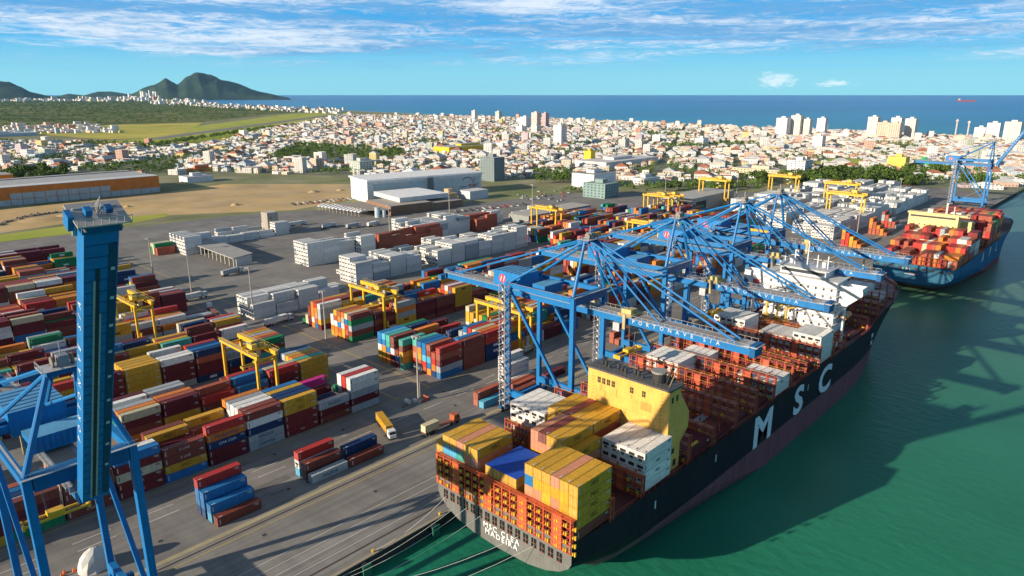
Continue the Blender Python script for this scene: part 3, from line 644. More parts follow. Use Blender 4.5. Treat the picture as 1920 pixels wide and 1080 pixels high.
    b.build('boom_walkway', parent=bo)
    txt = text_mesh('PORTONAVE S/A', 1.7, (0.56, 0.62, 0.68), 0.02, 2.6, 0.01)
    # on the face looking along -X: letters run towards the tip
    t_ = link('lettering', txt, bo, (-2.06 if not solid else -2.15, -29.5, -1.3)); t_.rotation_euler = (0, 0, -math.pi/2)
    # apex frame
    AZ = 65.3; b = None
    for s in (-1, 1):
        MB(CRANE).tube((s*HX, 0, TZ+0.3), (s*2.2, 0.6, AZ), 0.58, 10, r2=0.5).build('apex_mast', parent=g)
        MB(CRANE).tube((s*2.0, 1.2, AZ-0.6), (s*(HX-0.6), G_, TZ), 0.45, 8).build('back_stay', parent=g)
        MB(CRANE).tube((s*1.6, 1.5, AZ+0.1), (s*1.8, 62, 43.9), 0.32, 6).build('rear_stay', parent=g)
    b = MB(CRANE_D).box(-2.8, -1.0, AZ-0.9, 2.8, 1.9, AZ+0.2).box(-3.6, -1.8, AZ+0.2, 3.6, 2.6, AZ+0.3, GAL)
    for s in (-1, 1):
        b.tube((s*1.5-0.15, 0.3, AZ+1.2), (s*1.5+0.15, 0.3, AZ+1.2), 1.0, 12, (0.25, 0.22, 0.18)); b.box(s*3.5-0.04, -1.8, AZ+1.2, s*3.5+0.04, 2.6, AZ+1.28, GAL)
        for k in range(4): b.box(s*3.5-0.05, -1.8+k*1.4, AZ+0.3, s*3.5+0.05, -1.7+k*1.4, AZ+1.25, GAL)
    b.box(-0.7, -0.6, AZ+0.3, 0.9, 1.4, AZ+2.2, (0.25, 0.25, 0.27)); b.box(-0.1, 0.3, AZ+2.2, 0.05, 0.45, AZ+4.5, GAL)
    b.build('apex_platform', parent=g)
    cp, sp_ = math.cos(pitch), math.sin(pitch)
    def bp(x_, y_, z_): return (x_, -3.4+y_*cp+z_*sp_, 43.6-y_*sp_+z_*cp)
    for s in (-1, 1):
        if pitch < 0.5:
            for (yy, rr_) in ((-24, 0.34), (-48.5, 0.36)):
                MB(CRANE).tube((s*1.6, -0.6, AZ), (s*1.7, -3.4+yy, 43.8), rr_, 6).build('fore_stay', parent=g)
            MB(CRANE).tube((s*2.2, -0.6, AZ-1.0), (s*1.4, -3.4-12, 43.9), 0.26, 6).build('hoist_tie', parent=g)
        else:
            p = bp(s*1.9, -24, 0.4); q_ = bp(s*1.9, -12, 2.6)
            MB(CRANE).tube((s*1.6, -0.2, AZ), (s*2.6, 4.0, 58), 0.34, 6).build('folded_stay', parent=g)
            MB(CRANE).tube((s*2.6, 4.0, 58), p, 0.3, 6).build('folded_stay', parent=g)
    # machinery and electrical houses
    b = MB(dim(CRANE, 1.15)).box(-5.0, 26, 44.6, 5.0, 39, 49.8, ct=(0.12, 0.33, 0.55))
    for k in range(6): b.box(-5.0, 27+k*2, 49.8, 5.0, 27.25+k*2, 49.95, (0.10, 0.29, 0.5))
    b.box(-5.03, 28, 45.6, -5.0, 29.2, 47.6, (0.05, 0.09, 0.16)); h = b.build('machinery_house', parent=g)
    b = MB((0.70, 0.06, 0.10)); n = 18; pts = [(-5.06, 34.5+1.6*math.cos(2*math.pi*k/n), 47.3+1.6*math.sin(2*math.pi*k/n)) for k in range(n)]; b.poly(pts[::-1])
    b.col = (0.75, 0.6, 0.62); b.poly([(-5.08, 35.6, 46.3), (-5.08, 35.0, 48.3), (-5.08, 34.6, 48.3), (-5.08, 35.2, 46.3)]); b.poly([(-5.08, 34.2, 46.3), (-5.08, 33.6, 48.3), (-5.08, 33.2, 48.3), (-5.08, 33.8, 46.3)]); b.build('emblem', parent=h)
    b = MB(dim(CRANE, 1.1)).box(-4.2, 15.5, 44.4, 5.5, 21, 47.6, ct=(0.12, 0.35, 0.56))
    for k in range(9): b.box(-4.0+k, 15.44, 44.6, -3.85+k, 15.5, 47.4, dim(CRANE, 0.8))
    b.build('electrical_house', parent=g)
    # stair and lift tower beside the landside near leg
    b = MB((0.44, 0.43, 0.45)); x0, x1, y0, y1 = -HX-3.2, -HX-0.95, G_-1.3, G_+1.3
    for xx in (x0, x1):
        for yy in (y0, y1): b.box(xx-0.07, yy-0.07, 1.0, xx+0.07, yy+0.07, TZ)
    z = 1.2; k = 0
    while z < TZ-2.4:
        a_, c_ = (y0, y1) if k % 2 == 0 else (y1, y0)
        b.beam(((x0+x1)/2, a_, z), ((x0+x1)/2, c_, z+2.4), 1.0, 0.12); b.box(x0, y0-0.8, z+2.3, x1, y0, z+2.38); b.box(x0, y1, z+2.3, x1, y1+0.8, z+2.38)
        for yy in (y0-0.8, y1+0.8): b.beam((x0, yy, z+3.3), (x1, yy, z+3.3), 0.08)
        b.beam((x0, a_, z+1.0), (x0, c_, z+3.4), 0.08); b.box(x0-0.3, y0+0.3, z+1.0, x0, y0+1.0, z+1.7, (0.55, 0.52, 0.5)); z += 2.4; k += 1
    if tower: b.build('stair_tower', parent=g)
    # trolley, cab and spreader
    ty = -16 if pitch < 0.5 else 28
    t_ = MB((0.42, 0.32, 0.12)).box(-3.0, ty-2.6, 43.75, 3.0, ty+2.6, 44.4).box(-2.2, ty-1.8, 44.4, -0.6, ty+1.8, 45.8, (0.55, 0.45, 0.18)).box(0.6, ty-1.2, 44.4, 2.2, ty+1.2, 45.4, (0.5, 0.4, 0.18)).box(-3.4, ty-0.5, 39.6, -2.9, ty+0.5, 44.4, (0.5, 0.38, 0.2)).box(2.9, ty-0.5, 39.6, 3.4, ty+0.5, 44.4, (0.5, 0.38, 0.2)).build('trolley', parent=g)
    MB((0.7, 0.7, 0.7)).box(-1.3, ty+3.0, 37.6, 1.3, ty+5.4, 40.3, (0.5, 0.52, 0.55)).box(-1.2, ty+2.96, 38.2, 1.2, ty+3.0, 39.9, (0.03, 0.05, 0.07)).build('cab', parent=t_)
    sz = 24 if pitch > 0.5 else 31
    b = MB(YEL).box(-6.0, ty-1.2, sz, 6.0, ty-0.8, sz+0.5).box(-6.0, ty+0.8, sz, 6.0, ty+1.2, sz+0.5).box(-1.6, ty-1.0, sz+0.5, 1.6, ty+1.0, sz+1.4)
    for s in (-1, 1): b.box(s*6.1-0.25, ty-1.25, sz-0.5, s*6.1+0.25, ty+1.25, sz+0.7); 
    for s in (-1, 1):
        for v_ in (-0.8, 0.8): b.beam((s*1.4, ty+v_, sz+1.4), (s*2.2, ty+v_*1.6, 41.0), 0.07, c=(0.2, 0.2, 0.2))
    b.build('spreader', parent=g)
    MB(GAL).box(-HX-0.9, -1.6, TZ+0.3, HX+0.9, -0.95, TZ+0.38).box(-HX-0.9, -1.63, TZ+1.3, HX+0.9, -1.57, TZ+1.36).box(-HX-0.2, 0.95, TZ+0.02, -HX+0.2, G_, TZ+0.06).build('portal_walkway', parent=g)
    return g
sts(29, 'blue quay crane with its boom raised, filling the left foreground', R(63), False)
sts(177.7, 'nearest lowered blue quay crane, legs behind the yellow casing of the black ship')
sts(233.5, 'second lowered blue quay crane, boom over the middle of the black ship')
sts(288, 'third lowered blue quay crane, boom tip beyond the white bridge')
sts(325, 'fourth lowered blue quay crane, farthest boom over the bow')
sts(838, 'distant blue quay crane with boom raised beyond the blue ship', R(62))

# ------------------------------------------------------------------ yard gantry cranes
def make_rtg():
    g = thing('yard_gantry_crane', 'x', 'gantry crane', (0, 0, 0.05), 0, 'yellow yard gantry cranes'); S_ = 13.2; HX = 3.6; T = 18.5
    for sy in (-1, 1):
        for sx in (-1, 1): MB(YEL).box(sx*HX-0.45, sy*S_-0.5, 1.9, sx*HX+0.45, sy*S_+0.5, T).build('leg', parent=g)
        b = MB(YEL).box(-HX-1.6, sy*S_-0.6, 1.2, HX+1.6, sy*S_+0.6, 1.9).build('sill_beam', parent=g)
        MB(YEL).box(-HX+0.45, sy*S_-0.3, T-1.2, HX-0.45, sy*S_+0.3, T-0.4).build('tie_beam', parent=g)
        for sx in (-1, 1):
            for k in (-0.8, 0.8): MB((0.03, 0.03, 0.03)).tube((sx*HX+k, sy*S_-0.4, 0.65), (sx*HX+k, sy*S_+0.4, 0.65), 0.65, 12).build('wheel', parent=g)
        if sy < 0: MB((0.62, 0.60, 0.5)).box(-1.9, sy*S_-2.0, 1.6, 1.9, sy*S_-0.65, 3.6).box(-3.0, sy*S_-1.6, 3.6, -2.4, sy*S_-0.9, 6.5, YEL).build('power_unit', parent=g)
    for sx in (-1, 1):
        MB(YEL).box(sx*HX-0.55, -S_-1.5, T, sx*HX+0.55, S_+1.5, T+1.6).build('girder', parent=g)
        b = MB(YEL).box(sx*(HX+1.0)-0.35, -S_-1, T+1.55, sx*(HX+1.0)+0.35, S_+1, T+1.62, (0.5, 0.4, 0.2))
        b.box(sx*(HX+1.33)-0.03, -S_-1, T+2.5, sx*(HX+1.33)+0.03, S_+1, T+2.56)
        for k in range(14): b.box(sx*(HX+1.33)-0.03, -S_-1+k*2.1, T+1.6, sx*(HX+1.33)+0.03, -S_-0.94+k*2.1, T+2.5)
        b.build('railing', parent=g)
    b = MB(YEL); ty = -6.5
    b.box(-HX-0.8, ty-2.6, T+1.7, HX+0.8, ty-2.0, T+2.4).box(-HX-0.8, ty+2.0, T+1.7, HX+0.8, ty+2.6, T+2.4).box(-2.6, ty-1.9, T+2.0, -0.4, ty+1.9, T+3.8, (0.72, 0.5, 0.1)).box(0.5, ty-1.4, T+2.0, 2.4, ty+1.4, T+3.2, (0.55, 0.42, 0.12))
    b.tube((-2.0, ty, T+4.0), (2.2, ty, T+4.0), 0.55, 8, (0.3, 0.25, 0.12))
    for s in (-1, 1): b.box(s*2.6-0.06, ty-2.6, T+3.4, s*2.6+0.06, ty+2.6, T+3.5); b.box(s*2.6-0.06, ty+2.5, T+2, s*2.6+0.06, ty+2.6, T+3.5)
    b.build('trolley', parent=g)
    MB((0.55, 0.5, 0.3)).box(1.2, ty+2.8, T-2.4, 3.0, ty+4.6, T-0.2).box(1.15, ty+3.0, T-1.6, 1.2, ty+4.4, T-0.7, (0.03, 0.04, 0.05)).build('cab', parent=g)
    b = MB((0.45, 0.34, 0.05)).box(-6, ty-1.1, T-4.4, 6, ty-0.8, T-4.0).box(-6, ty+0.8, T-4.4, 6, ty+1.1, T-4.0).box(-1.4, ty-1, T-4.0, 1.4, ty+1, T-3.2)
    for s in (-1, 1):
        b.box(s*6-0.2, ty-1.2, T-4.8, s*6+0.2, ty+1.2, T-4.0)
        for v_ in (-.7, .7): b.beam((s*1.2, ty+v_, T-3.2), (s*1.6, ty+v_, T+1.8), 0.06, c=(0.15, 0.15, 0.15))
    b.build('spreader', parent=g); return g
RT = [(112.5, 240.5, 'yellow yard gantry crane over the left rows, nearest the quay'), (106.5, 340, 'yellow yard gantry crane right of the raised crane boom'), (193, 273, 'yellow yard gantry crane in front of the white container blocks'),
      (216, 207, 'yellow yard gantry crane half hidden by the nearest lowered quay crane'), (441, 373, 'yellow yard gantry crane beside the long grey depot roof'), (584, 343, 'left one of the two yellow gantry cranes standing close together'),
      (571, 346, 'right one of the two yellow gantry cranes standing close together'), (672, 342, 'tall yellow gantry crane in front of the open maintenance shed'), (752, 302, 'far yellow gantry crane at the edge of the trees'),
      (727, 234, 'rear yellow gantry crane over the far white blocks'), (652, 205, 'front yellow gantry crane over the far white blocks'), (438, 275, 'low yellow gantry crane between the coloured blocks behind the second quay crane'),
      (470, 208, 'yellow gantry crane behind the boom of the fourth quay crane')]
proto = make_rtg()
for i, (x, y, lb) in enumerate(RT):
    o = proto if i == 0 else copy_tree(proto); o.location = (x, y, 0.05); o['label'] = lb
    if i in (7, 8, 9, 10): o.scale = (1.15, 1.1, 1.35)

# ------------------------------------------------------------------ ships
def lerp_tab(x, tab):
    if x <= tab[0][0]: return tab[0][1]
    for (a, u), (b_, v) in zip(tab, tab[1:]):
        if x <= b_: t = (x-a)/(b_-a); return u+(v-u)*t
    return tab[-1][1]
def hull_mesh(zt, tip, HB, deck, stern_m=True):
    """sections along local +x from the transom, centreline y=0, real height z"""
    xs = [0, 5, 10, 18, 28, 40, 55, 75] + [75+(tip-75)*k/22 for k in range(1, 23)]
    NP = 13; rings = []
    for x in xs:
        s = x/tip
        zk = lerp_tab(x, [(0, zt), (9, zt-3.4), (18, -3.4), (38, -6.5), (60, -9), (tip, -9)])
        zr = lerp_tab(x, [(0, zt+6.5), (18, 10.5), (38, 8.5), (55, 6.5), (80, 0.5), (105, -5), (tip, -5)])
        zd = deck(s)
        bd = HB*(1-max(0, (s-0.80)/0.20)**3.3) if s < 0.999 else 0.3
        bd *= 1-0.055*max(0, 1-x/25)**1.5
        bw = HB*(1-min(1, max(0, (s-0.62)/0.37))**2.2)
        pts = []
        for k in range(NP):
            if k < 6:
                th = (k/5)*math.pi/2; y = math.sin(th)**0.75; z = zk+(zr-zk)*(1-math.cos(th)**1.3) if k else zk
            else:
                z = zr+(zd-zr)*(k-5)/(NP-6); y = 1
            f = min(1, max(0, (z+6)/(zd+6)))**1.5
            B = bw+(bd-bw)*f if s > 0.45 else bd
            pts.append((x, y*B, z))
        rings.append(pts)
    v = []; f = []
    for r_ in rings:
        v += [(p[0], -p[1], p[2]) for p in r_]; v += list(r_)
    W = 2*NP
    for i in range(len(rings)-1):
        a = i*W; b_ = a+W
        for k in range(NP-1):
            f.append((a+k, b_+k, b_+k+1, a+k+1)); f.append((a+NP+k, a+NP+k+1, b_+NP+k+1, b_+NP+k))
    tr = [tuple(range(NP-1, -1, -1)) + tuple(range(NP, 2*NP))]
    return v, f, tr, rings, NP
def hull_mat(name, top, low, zsplit):
    m = bpy.data.materials.new(name); m.use_nodes = True; n = m.node_tree.nodes; l = m.node_tree.links
    b = n['Principled BSDF']; b.inputs['Roughness'].default_value = 0.6; b.inputs['Specular IOR Level'].default_value = 0.12
    g = n.new('ShaderNodeNewGeometry'); s = n.new('ShaderNodeSeparateXYZ'); l.new(g.outputs['Position'], s.inputs[0])
    t = n.new('ShaderNodeMath'); t.operation = 'GREATER_THAN'; t.inputs[1].default_value = zsplit; l.new(s.outputs[2], t.inputs[0])
    x = n.new('ShaderNodeMix'); x.data_type = 'RGBA'; l.new(t.outputs[0], x.inputs[0]); x.inputs[6].default_value = (*low, 1); x.inputs[7].default_value = (*top, 1)
    mp = n.new('ShaderNodeMapping'); mp.inputs['Scale'].default_value = (1, 1, 0.15); l.new(g.outputs['Position'], mp.inputs[0])
    q = n.new('ShaderNodeTexNoise'); q.inputs['Scale'].default_value = 0.6; q.inputs['Detail'].default_value = 6; l.new(mp.outputs[0], q.inputs['Vector'])
    r = n.new('ShaderNodeMapRange'); r.inputs[1].default_value = 0.3; r.inputs[2].default_value = 0.7; r.inputs[3].default_value = 0.75; r.inputs[4].default_value = 1.15; l.new(q.outputs['Fac'], r.inputs[0])
    vm = n.new('ShaderNodeVectorMath'); vm.operation = 'SCALE'; l.new(x.outputs[2], vm.inputs[0]); l.new(r.outputs[0], vm.inputs['Scale']); l.new(vm.outputs[0], b.inputs['Base Color']); return m
REDL = (0.44, 0.085, 0.045)
def build_hull(g, tip, HB, deck, mtop, trc, deckc, dz, zt=3.2):
    v, f, tr, rings, NP = hull_mesh(zt, tip, HB, deck)
    me = bpy.data.meshes.new('hull'); me.from_pydata(v, [], f); me.materials.append(mtop); me.polygons.foreach_set('use_smooth', [False]*len(f)); link('hull', me, g)
    b = MB(trc); b.poly([v[k] for k in tr[0]]); b.build('transom', parent=g)
    b = MB(deckc)
    for i in range(len(rings)-1):
        a, c = rings[i][-1], rings[i+1][-1]; z0, z1 = a[2]-dz, c[2]-dz
        b.poly([(a[0], -a[1]+.1, z0), (c[0], -c[1]+.05, z1), (c[0], c[1]-.05, z1), (a[0], a[1]-.1, z0)])
    b.build('deck', parent=g)
    b = MB(dim(REDL, 0.7))
    for i in range(len(rings)-1):
        for s in (-1, 1):
            a, c = rings[i][-1], rings[i+1][-1]
            if i >= 7 or i < 7:
                b.beam((a[0], s*(a[1]-0.15), a[2]+1.0), (c[0], s*(c[1]-0.15), c[2]+1.0), 0.1)
                n_ = max(1, int((c[0]-a[0])/3))
                for k in range(n_): x_ = a[0]+(c[0]-a[0])*k/n_; y_ = a[1]+(c[1]-a[1])*k/n_; z_ = a[2]+(c[2]-a[2])*k/n_; b.box(x_-0.06, s*(y_-0.15)-0.06, z_, x_+0.06, s*(y_-0.15)+0.06, z_+1)
    b.build('deck_rail', parent=g)
SX = 102.3; SY = 99.7
g = thing('container_ship', 'long black container ship with orange lashing frames and yellow engine casing, moored at the quay', 'ship', (SX, SY, 0))
def deck1(s): return 18.2+lerp_tab(s, [(0, 0), (0.73, 0.3), (0.78, 4.5), (0.9, 6.7), (1, 8)])
build_hull(g, 264, 22.7, deck1, hull_mat('black_hull', (0.020, 0.017, 0.024), (0.20, 0.08, 0.09), 6.6), (0.17, 0.165, 0.155), (0.11, 0.03, 0.03), 0.6, 6.6)
ship = g
# transom openings, name, aft lashing structure
for k in range(16):
    y = 18.6-k*2.45
    o = MB((0.012, 0.01, 0.01)).box(-0.06, y-0.75, 12.3, -0.02, y+0.75, 14.6).box(-0.09, y-0.75, 12.15, -0.05, y+0.75, 12.32, (0.30, 0.10, 0.06)).box(-0.09, y-0.06, 12.4, -0.06, y+0.06, 14.5, (0.2, 0.16, 0.14)).box(-0.08, y-0.62, 13.3, -0.06, y+0.62, 13.42, (0.3, 0.14, 0.08)); o.build('mooring_opening', parent=g)
o = link('lettering', text_mesh('MSC CLEA\nMADEIRA', 2.0, (0.8, 0.8, 0.78), 0.02, 1.35, 0.03), g, (-0.08, -0.6, 10.3)); o.rotation_euler = (0, 0, -math.pi/2)
b = MB(REDL)
ORG = (0.66, 0.13, 0.05)
zb = 15.7
for y0, y1 in ((21.6, 21.0), (15.6, 13.2), (4.6, 2.2), (-6.4, -8.8), (-16.4, -18.8)): b.box(-0.35, y1, zb, 0.3, y0, 23.8, ORG)
for k in range(18): y = 21.4-k*2.5; b.box(-0.25, y-0.14, zb, 0.2, y+0.14, 23.8, ORG)
for z in (15.7, 17.75, 19.75, 21.75, 23.5): b.box(-0.45, -21.6, z, 1.2, 21.6, z+0.14, dim(ORG, 0.8)); b.box(-0.5, -21.6, z+1.0, -0.42, 21.6, z+1.06, ORG)
for k in range(18):
    y = 21.4-k*2.5
    for z in (15.95, 17.95, 19.95, 21.95): b.box(-0.5, y-1.7, z, -0.1, y-1.35, z+0.9, YEL); b.box(-0.5, y-1.1, z, -0.1, y-0.8, z+0.6, (0.62, 0.36, 0.05))
b.box(0.9, -21.5, zb, 1.1, 21.5, 23.3, (0.10, 0.025, 0.02)); b.build('stern_lashing_frame', parent=g)
# lashing bridges
def lashing(hgt, ncol=18, panels=(2, 8, 13)):
    b = MB(REDL); W_ = 22.2
    for k in range(ncol):
        y = -W_+k*2*W_/(ncol-1)
        for x in (-0.6, 0.6): b.box(x-0.14, y-0.16, 0, x+0.14, y+0.16, hgt+(0.9 if k % 2 else 0.4))
        if k in panels: b.box(-0.7, y, 0, 0.7, y+1.9, hgt, dim(REDL, 1.25))
    z = 0.2
    while z < hgt+0.1:
        b.box(-0.85, -W_, z, 0.85, W_, z+0.14, dim(REDL, 0.8)); b.box(-0.8, -W_, z+1.0, -0.74, W_, z+1.06, YEL); b.box(0.74, -W_, z+1.0, 0.8, W_, z+1.06, REDL); z += 2.55
    for k in range(ncol-1):
        y = -W_+(k+0.5)*2*W_/(ncol-1)
        b.box(-0.5, y-0.3, 0.5, -0.1, y+0.3, 1.4, YEL if k % 3 else (0.6, 0.3, 0.05))
        if k % 2: b.box(-0.5, y-0.2, 3.1, -0.1, y+0.5, 3.9, YEL)
        b.beam((-0.62, y-1.2, 0.3), (-0.62, y+1.2, hgt-0.2), 0.07) if k % 2 else b.beam((-0.62, y+1.2, 0.3), (-0.62, y-1.2, hgt-0.2), 0.07)
    return b.mesh('lashing_bridge', M_PAINT)
lb_lo = lashing(5.3); lb_hi = lashing(7.9, panels=(3, 7, 12, 15))
for k, (x, hi, dy) in enumerate(((13.4, 0, 0), (26.0, 0, 0), (47.5, 1, 0), (60.5, 0, 0), (74, 1, 0), (87, 1, 0), (100.0, 1, 0), (113.8, 1, 0), (125.5, 0, 0), (137.8, 1, 0), (152, 1, 0), (163.5, 0, 0))):
    link('lashing_bridge', lb_hi if hi else lb_lo, g, (x, 0, deck1(0)-0.5))
lb_f = lashing(5.3, 15, (3, 9)); 
for x, s_ in ((192, 0.97), (204, 0.97), (215, 0.96), (228.5, 0.93)): o = link('lashing_bridge', lb_f, g, (x, 0, deck1(x/264)-0.6)); o.scale = (1, s_, 1)
b = MB((0.09, 0.03, 0.03))                                             # hatch covers and cell guides
hc = []
for k, (x0, x1) in enumerate(((48.5, 59.5), (61.5, 73), (75, 86), (88, 99), (101, 112.8), (114.8, 124.5), (126.5, 136.8), (138.8, 151), (153, 162.5), (176, 191), (193, 203), (205, 213.5))):
    w_ = 20.5 if x0 < 190 else 19.0
    b = MB((0.10, 0.035, 0.035))
    if k % 3 == 1:                                                     # an open hold with cell guides
        b.box(x0, -w_, 15.5, x1, w_, 15.7, (0.03, 0.012, 0.012))
        for j in range(15):
            y = -w_+j*w_*2/14
            for xx in (x0+0.2, (x0+x1)/2, x1-0.2): b.box(xx-0.15, y-0.12, 15.6, xx+0.15, y+0.12, 21.5, REDL)
        b.box(x0, -w_, 18.4, x0+0.3, w_, 19.2, REDL); b.box(x1-0.3, -w_, 18.4, x1, w_, 19.2, REDL)
    else:
        for j in range(4):
            y0_ = -w_+j*w_/2; b.box(x0, y0_+0.15, 17.6, x1, y0_+w_/2-0.15, 18.9+0.2*(j % 2), (0.13, 0.04, 0.04))
            for q_ in range(5): b.box(x0+0.5, y0_+0.9+q_*1.9, 19.0, x1-0.5, y0_+1.1+q_*1.9, 19.18, (0.2, 0.06, 0.045))
            b.box(x0+1, y0_+1, 19.1, x0+1.5, y0_+1.4, 19.35, YEL)
    b.build('hatch_cover', parent=g)
# yellow engine casing
CY = (0.80, 0.44, 0.10)
cs = link('engine_casing', None, g)
b = MB(CY); ya, yb = -20.6, 4.2
prof = [(38.8, 17.6), (38.8, 40.2), (43.6, 40.2), (44.6, 37.5), (49.0, 31.8), (49.0, 27.5), (45.2, 24.5), (45.2, 17.6)]
b.poly([(x, ya, z) for x, z in prof]); b.poly([(x, yb, z) for x, z in prof[::-1]])
for i in range(len(prof)):
    (x0, z0), (x1, z1) = prof[i], prof[(i+1) % len(prof)]; b.poly([(x0, ya, z0), (x0, yb, z0), (x1, yb, z1), (x1, ya, z1)])
for z in (20.6, 23.4, 26.2, 29.0, 31.8, 34.6): b.box(38.76, ya+0.1, z, 38.8, yb-0.1, z+0.07, dim(CY, 0.75))
for y in (-17, -11.5, -6, 1.5): b.box(38.74, y, 18.6, 38.8, y+1.0, 20.5, (0.30, 0.17, 0.05))
for y in (-18.6, 2.2):
    for k in range(22): b.box(38.68, y, 19+k*0.95, 38.76, y+0.6, 19.12+k*0.95, dim(CY, 0.6))
b.box(38.70, -15.5, 33.2, 38.8, -12.5, 35.4, dim(CY, 0.7)); b.box(38.70, -8.0, 29.6, 38.8, -6.0, 31.0, dim(CY, 0.7))
for (y, z, l_) in ((-5.1, 34.0, 2.3), (-13.4, 33.6, 0), (-0.2, 34.6, 1.9), (-9.8, 35.2, 1.2)):
    if l_: b.box(38.77, y, z, 38.8, y+0.25, z+l_, (0.42, 0.24, 0.08))
b.build('casing_wall', parent=cs)
b = MB((0.10, 0.095, 0.09)).box(38.3, ya-0.4, 40.2, 45.0, yb+0.4, 40.7)
for k in range(22):
    y = ya+0.4+k*1.14; b.box(38.35, y, 40.7, 38.42, y+0.07, 41.8); b.box(44.9, y, 40.7, 44.97, y+0.07, 41.8)
for z in (41.2, 41.75): b.box(38.35, ya-0.3, z, 38.41, yb+0.3, z+0.06); b.box(44.9, ya-0.3, z, 44.96, yb+0.3, z+0.06)
for k in range(9): y = ya+9+k*1.7; b.tube((40.4+(k % 3)*0.9, y, 40.7), (40.4+(k % 3)*0.9, y, 41.7+0.5*(k % 2)), 0.45, 8, (0.06, 0.06, 0.06))
b.build('casing_roof', parent=cs)
b = MB((0.05, 0.05, 0.05)).tube((41.8, -15.5, 40.7), (41.8, -15.5, 43.2), 1.7, 14).tube((41.8, -15.5, 43.2), (41.8, -15.5, 43.7), 2.0, 14, (0.3, 0.28, 0.24))
for k in range(4): b.tube((41.2+k*0.5, -18+k*0.1, 40.7), (42.0+k*0.5, -18.6+k*0.1, 44.2+k*0.3), 0.16, 6)
b.beam((40, -19.5, 40.7), (44, -19.5, 45.2), 0.2, c=(0.3, 0.24, 0.1)); b.beam((44, -17, 40.7), (40.5, -19.5, 45), 0.2, c=(0.2, 0.16, 0.1)); b.build('funnel', parent=cs)
wm = MB((0.035, 0.03, 0.02)).box(38.72, -0.5, -0.8, 38.8, 0.5, 0.8).box(38.70, -0.04, -0.8, 38.74, 0.04, 0.8, (0.5, 0.36, 0.1)).box(38.70, -0.5, -0.04, 38.74, 0.5, 0.04, (0.5, 0.36, 0.1)).mesh('window', M_PAINT)
for y in (0.6, -0.9, -2.4, -3.9, -9.6, -13.2): link('window', wm, cs, (0, y, 37.5))
for x in (40.2, 42.4): MB((0.035, 0.03, 0.02)).box(x-0.45, ya-0.04, 36.8, x+0.45, ya, 38.4).build('window', parent=cs)
b = MB((0.03, 0.025, 0.02)).box(39.8, ya-0.05, 18.8, 41.0, ya-0.01, 20.6).box(42.2, ya-0.05, 18.8, 43.6, ya-0.01, 20.6).box(40.3, ya-0.05, 22.5, 42.5, ya-0.01, 23.9); b.build('door_opening', parent=cs)
b = MB((0.55, 0.38, 0.08)).box(46, -17, 18.6, 46.4, -13, 21.5).beam((47, -19, 19), (53, -21.5, 22), 0.5, c=YEL).box(34.6, -21, 18.5, 37.2, 20, 20.4, (0.16, 0.05, 0.04)); b.build('deck_gear', parent=g)
# white bridge house
WH = (0.72, 0.72, 0.72); hs = link('bridge_house', None, g)
X0, X1 = 173, 184.5
b = MB(WH)
for k in range(8): z0 = 17.8+k*2.85; b.box(X0-(0.5 if k < 2 else 0), -14, z0, X1, 14, z0+2.75)
for k in range(8): b.box(X0-1.3, -15, 17.8+k*2.85+2.75, X1+0.6, 15, 17.8+k*2.85+2.85, (0.62, 0.62, 0.6))
b.box(X0+1, -9, 40.7, X1-1, 9, 43.6); b.box(X0-0.2, -10.5, 43.6, X1-0.4, 10.5, 43.9, (0.5, 0.5, 0.5)); b.build('house_wall', parent=hs)
wa = MB((0.03, 0.04, 0.05)).box(-0.06, 0, 0, 0, 0.8, 0.9).mesh('window', M_PAINT); wc_ = MB((0.03, 0.04, 0.05)).box(0, -0.06, 0, 0.9, 0, 0.9).mesh('window', M_PAINT)
for k in range(7):
    for j in range(9): link('window', wa, hs, (X0-(0.5 if k < 2 else 0), -12.5+j*3, 19.2+k*2.85))
    for j in range(4): link('window', wc_, hs, (X0+1.2+j*2.8, -14, 19.2+k*2.85))
wb = MB((0.03, 0.04, 0.05))
wb.box(X0+0.94, -8.6, 41.6, X0+1.0, 8.6, 42.9); wb.build('bridge_window', parent=hs)
b = MB(WH).box(X0+2, -22.9, 37.3, X1-4, 24.5, 37.7)
b.box(X0+2, -22.9, 37.7, X0+2.2, 24.5, 38.9); b.box(X1-4.2, -22.9, 37.7, X1-4, 24.5, 38.9); b.box(X0+2, -22.9, 37.7, X1-4, -22.7, 39.0); b.box(X0+2, 24.3, 37.7, X1-4, 24.5, 39.0)
for s, ye in ((-1, 22.9), (1, 24.5)):
    for xx in (X0+2.1, X1-4.5):
        p = [(xx, s*14, 37.2), (xx, s*ye, 37.2), (xx, s*ye, 36.0), (xx, s*18, 31.5), (xx, s*14, 25.5)]
        p2 = [(xx+0.4, y, z) for _, y, z in p]; b.poly(p if s > 0 else p[::-1]); b.poly(p2[::-1] if s > 0 else p2)
        for i in range(5): b.poly([p[i], p[(i+1) % 5], p2[(i+1) % 5], p2[i]])
b.build('bridge_wing', parent=hs)
o = link('emblem', MB((0.6, 0.08, 0.08)).box(X0+2.02, 17.6, 33.2, X0+2.07, 20.4, 35.6).mesh('emblem', M_PAINT), hs)
b = MB(WH)
for y, h_ in ((0, 10), (-4, 5), (5, 6), (9, 4), (-8, 5)): MB(WH).box(X0+5-0.18, y-0.18, 43.9, X0+5.18, y+0.18, 43.9+h_).box(X0+5-0.3, y-1.6, 43.9+h_*0.6, X0+4.8, y+1.6, 43.9+h_*0.6+0.2).build('mast', parent=hs)
for y, r_ in ((-6, 0.9), (7, 0.8)): MB(WH).tube((X0+7, y, 43.9), (X0+7, y, 46.0), r_, 12).build('radar_dome', parent=hs)
for y in (-18.2, 18.2): MB(WH).box(X0-2.2, y-0.3, 18, X0-0.6, y+0.3, 31).build('funnel_duct', parent=hs)
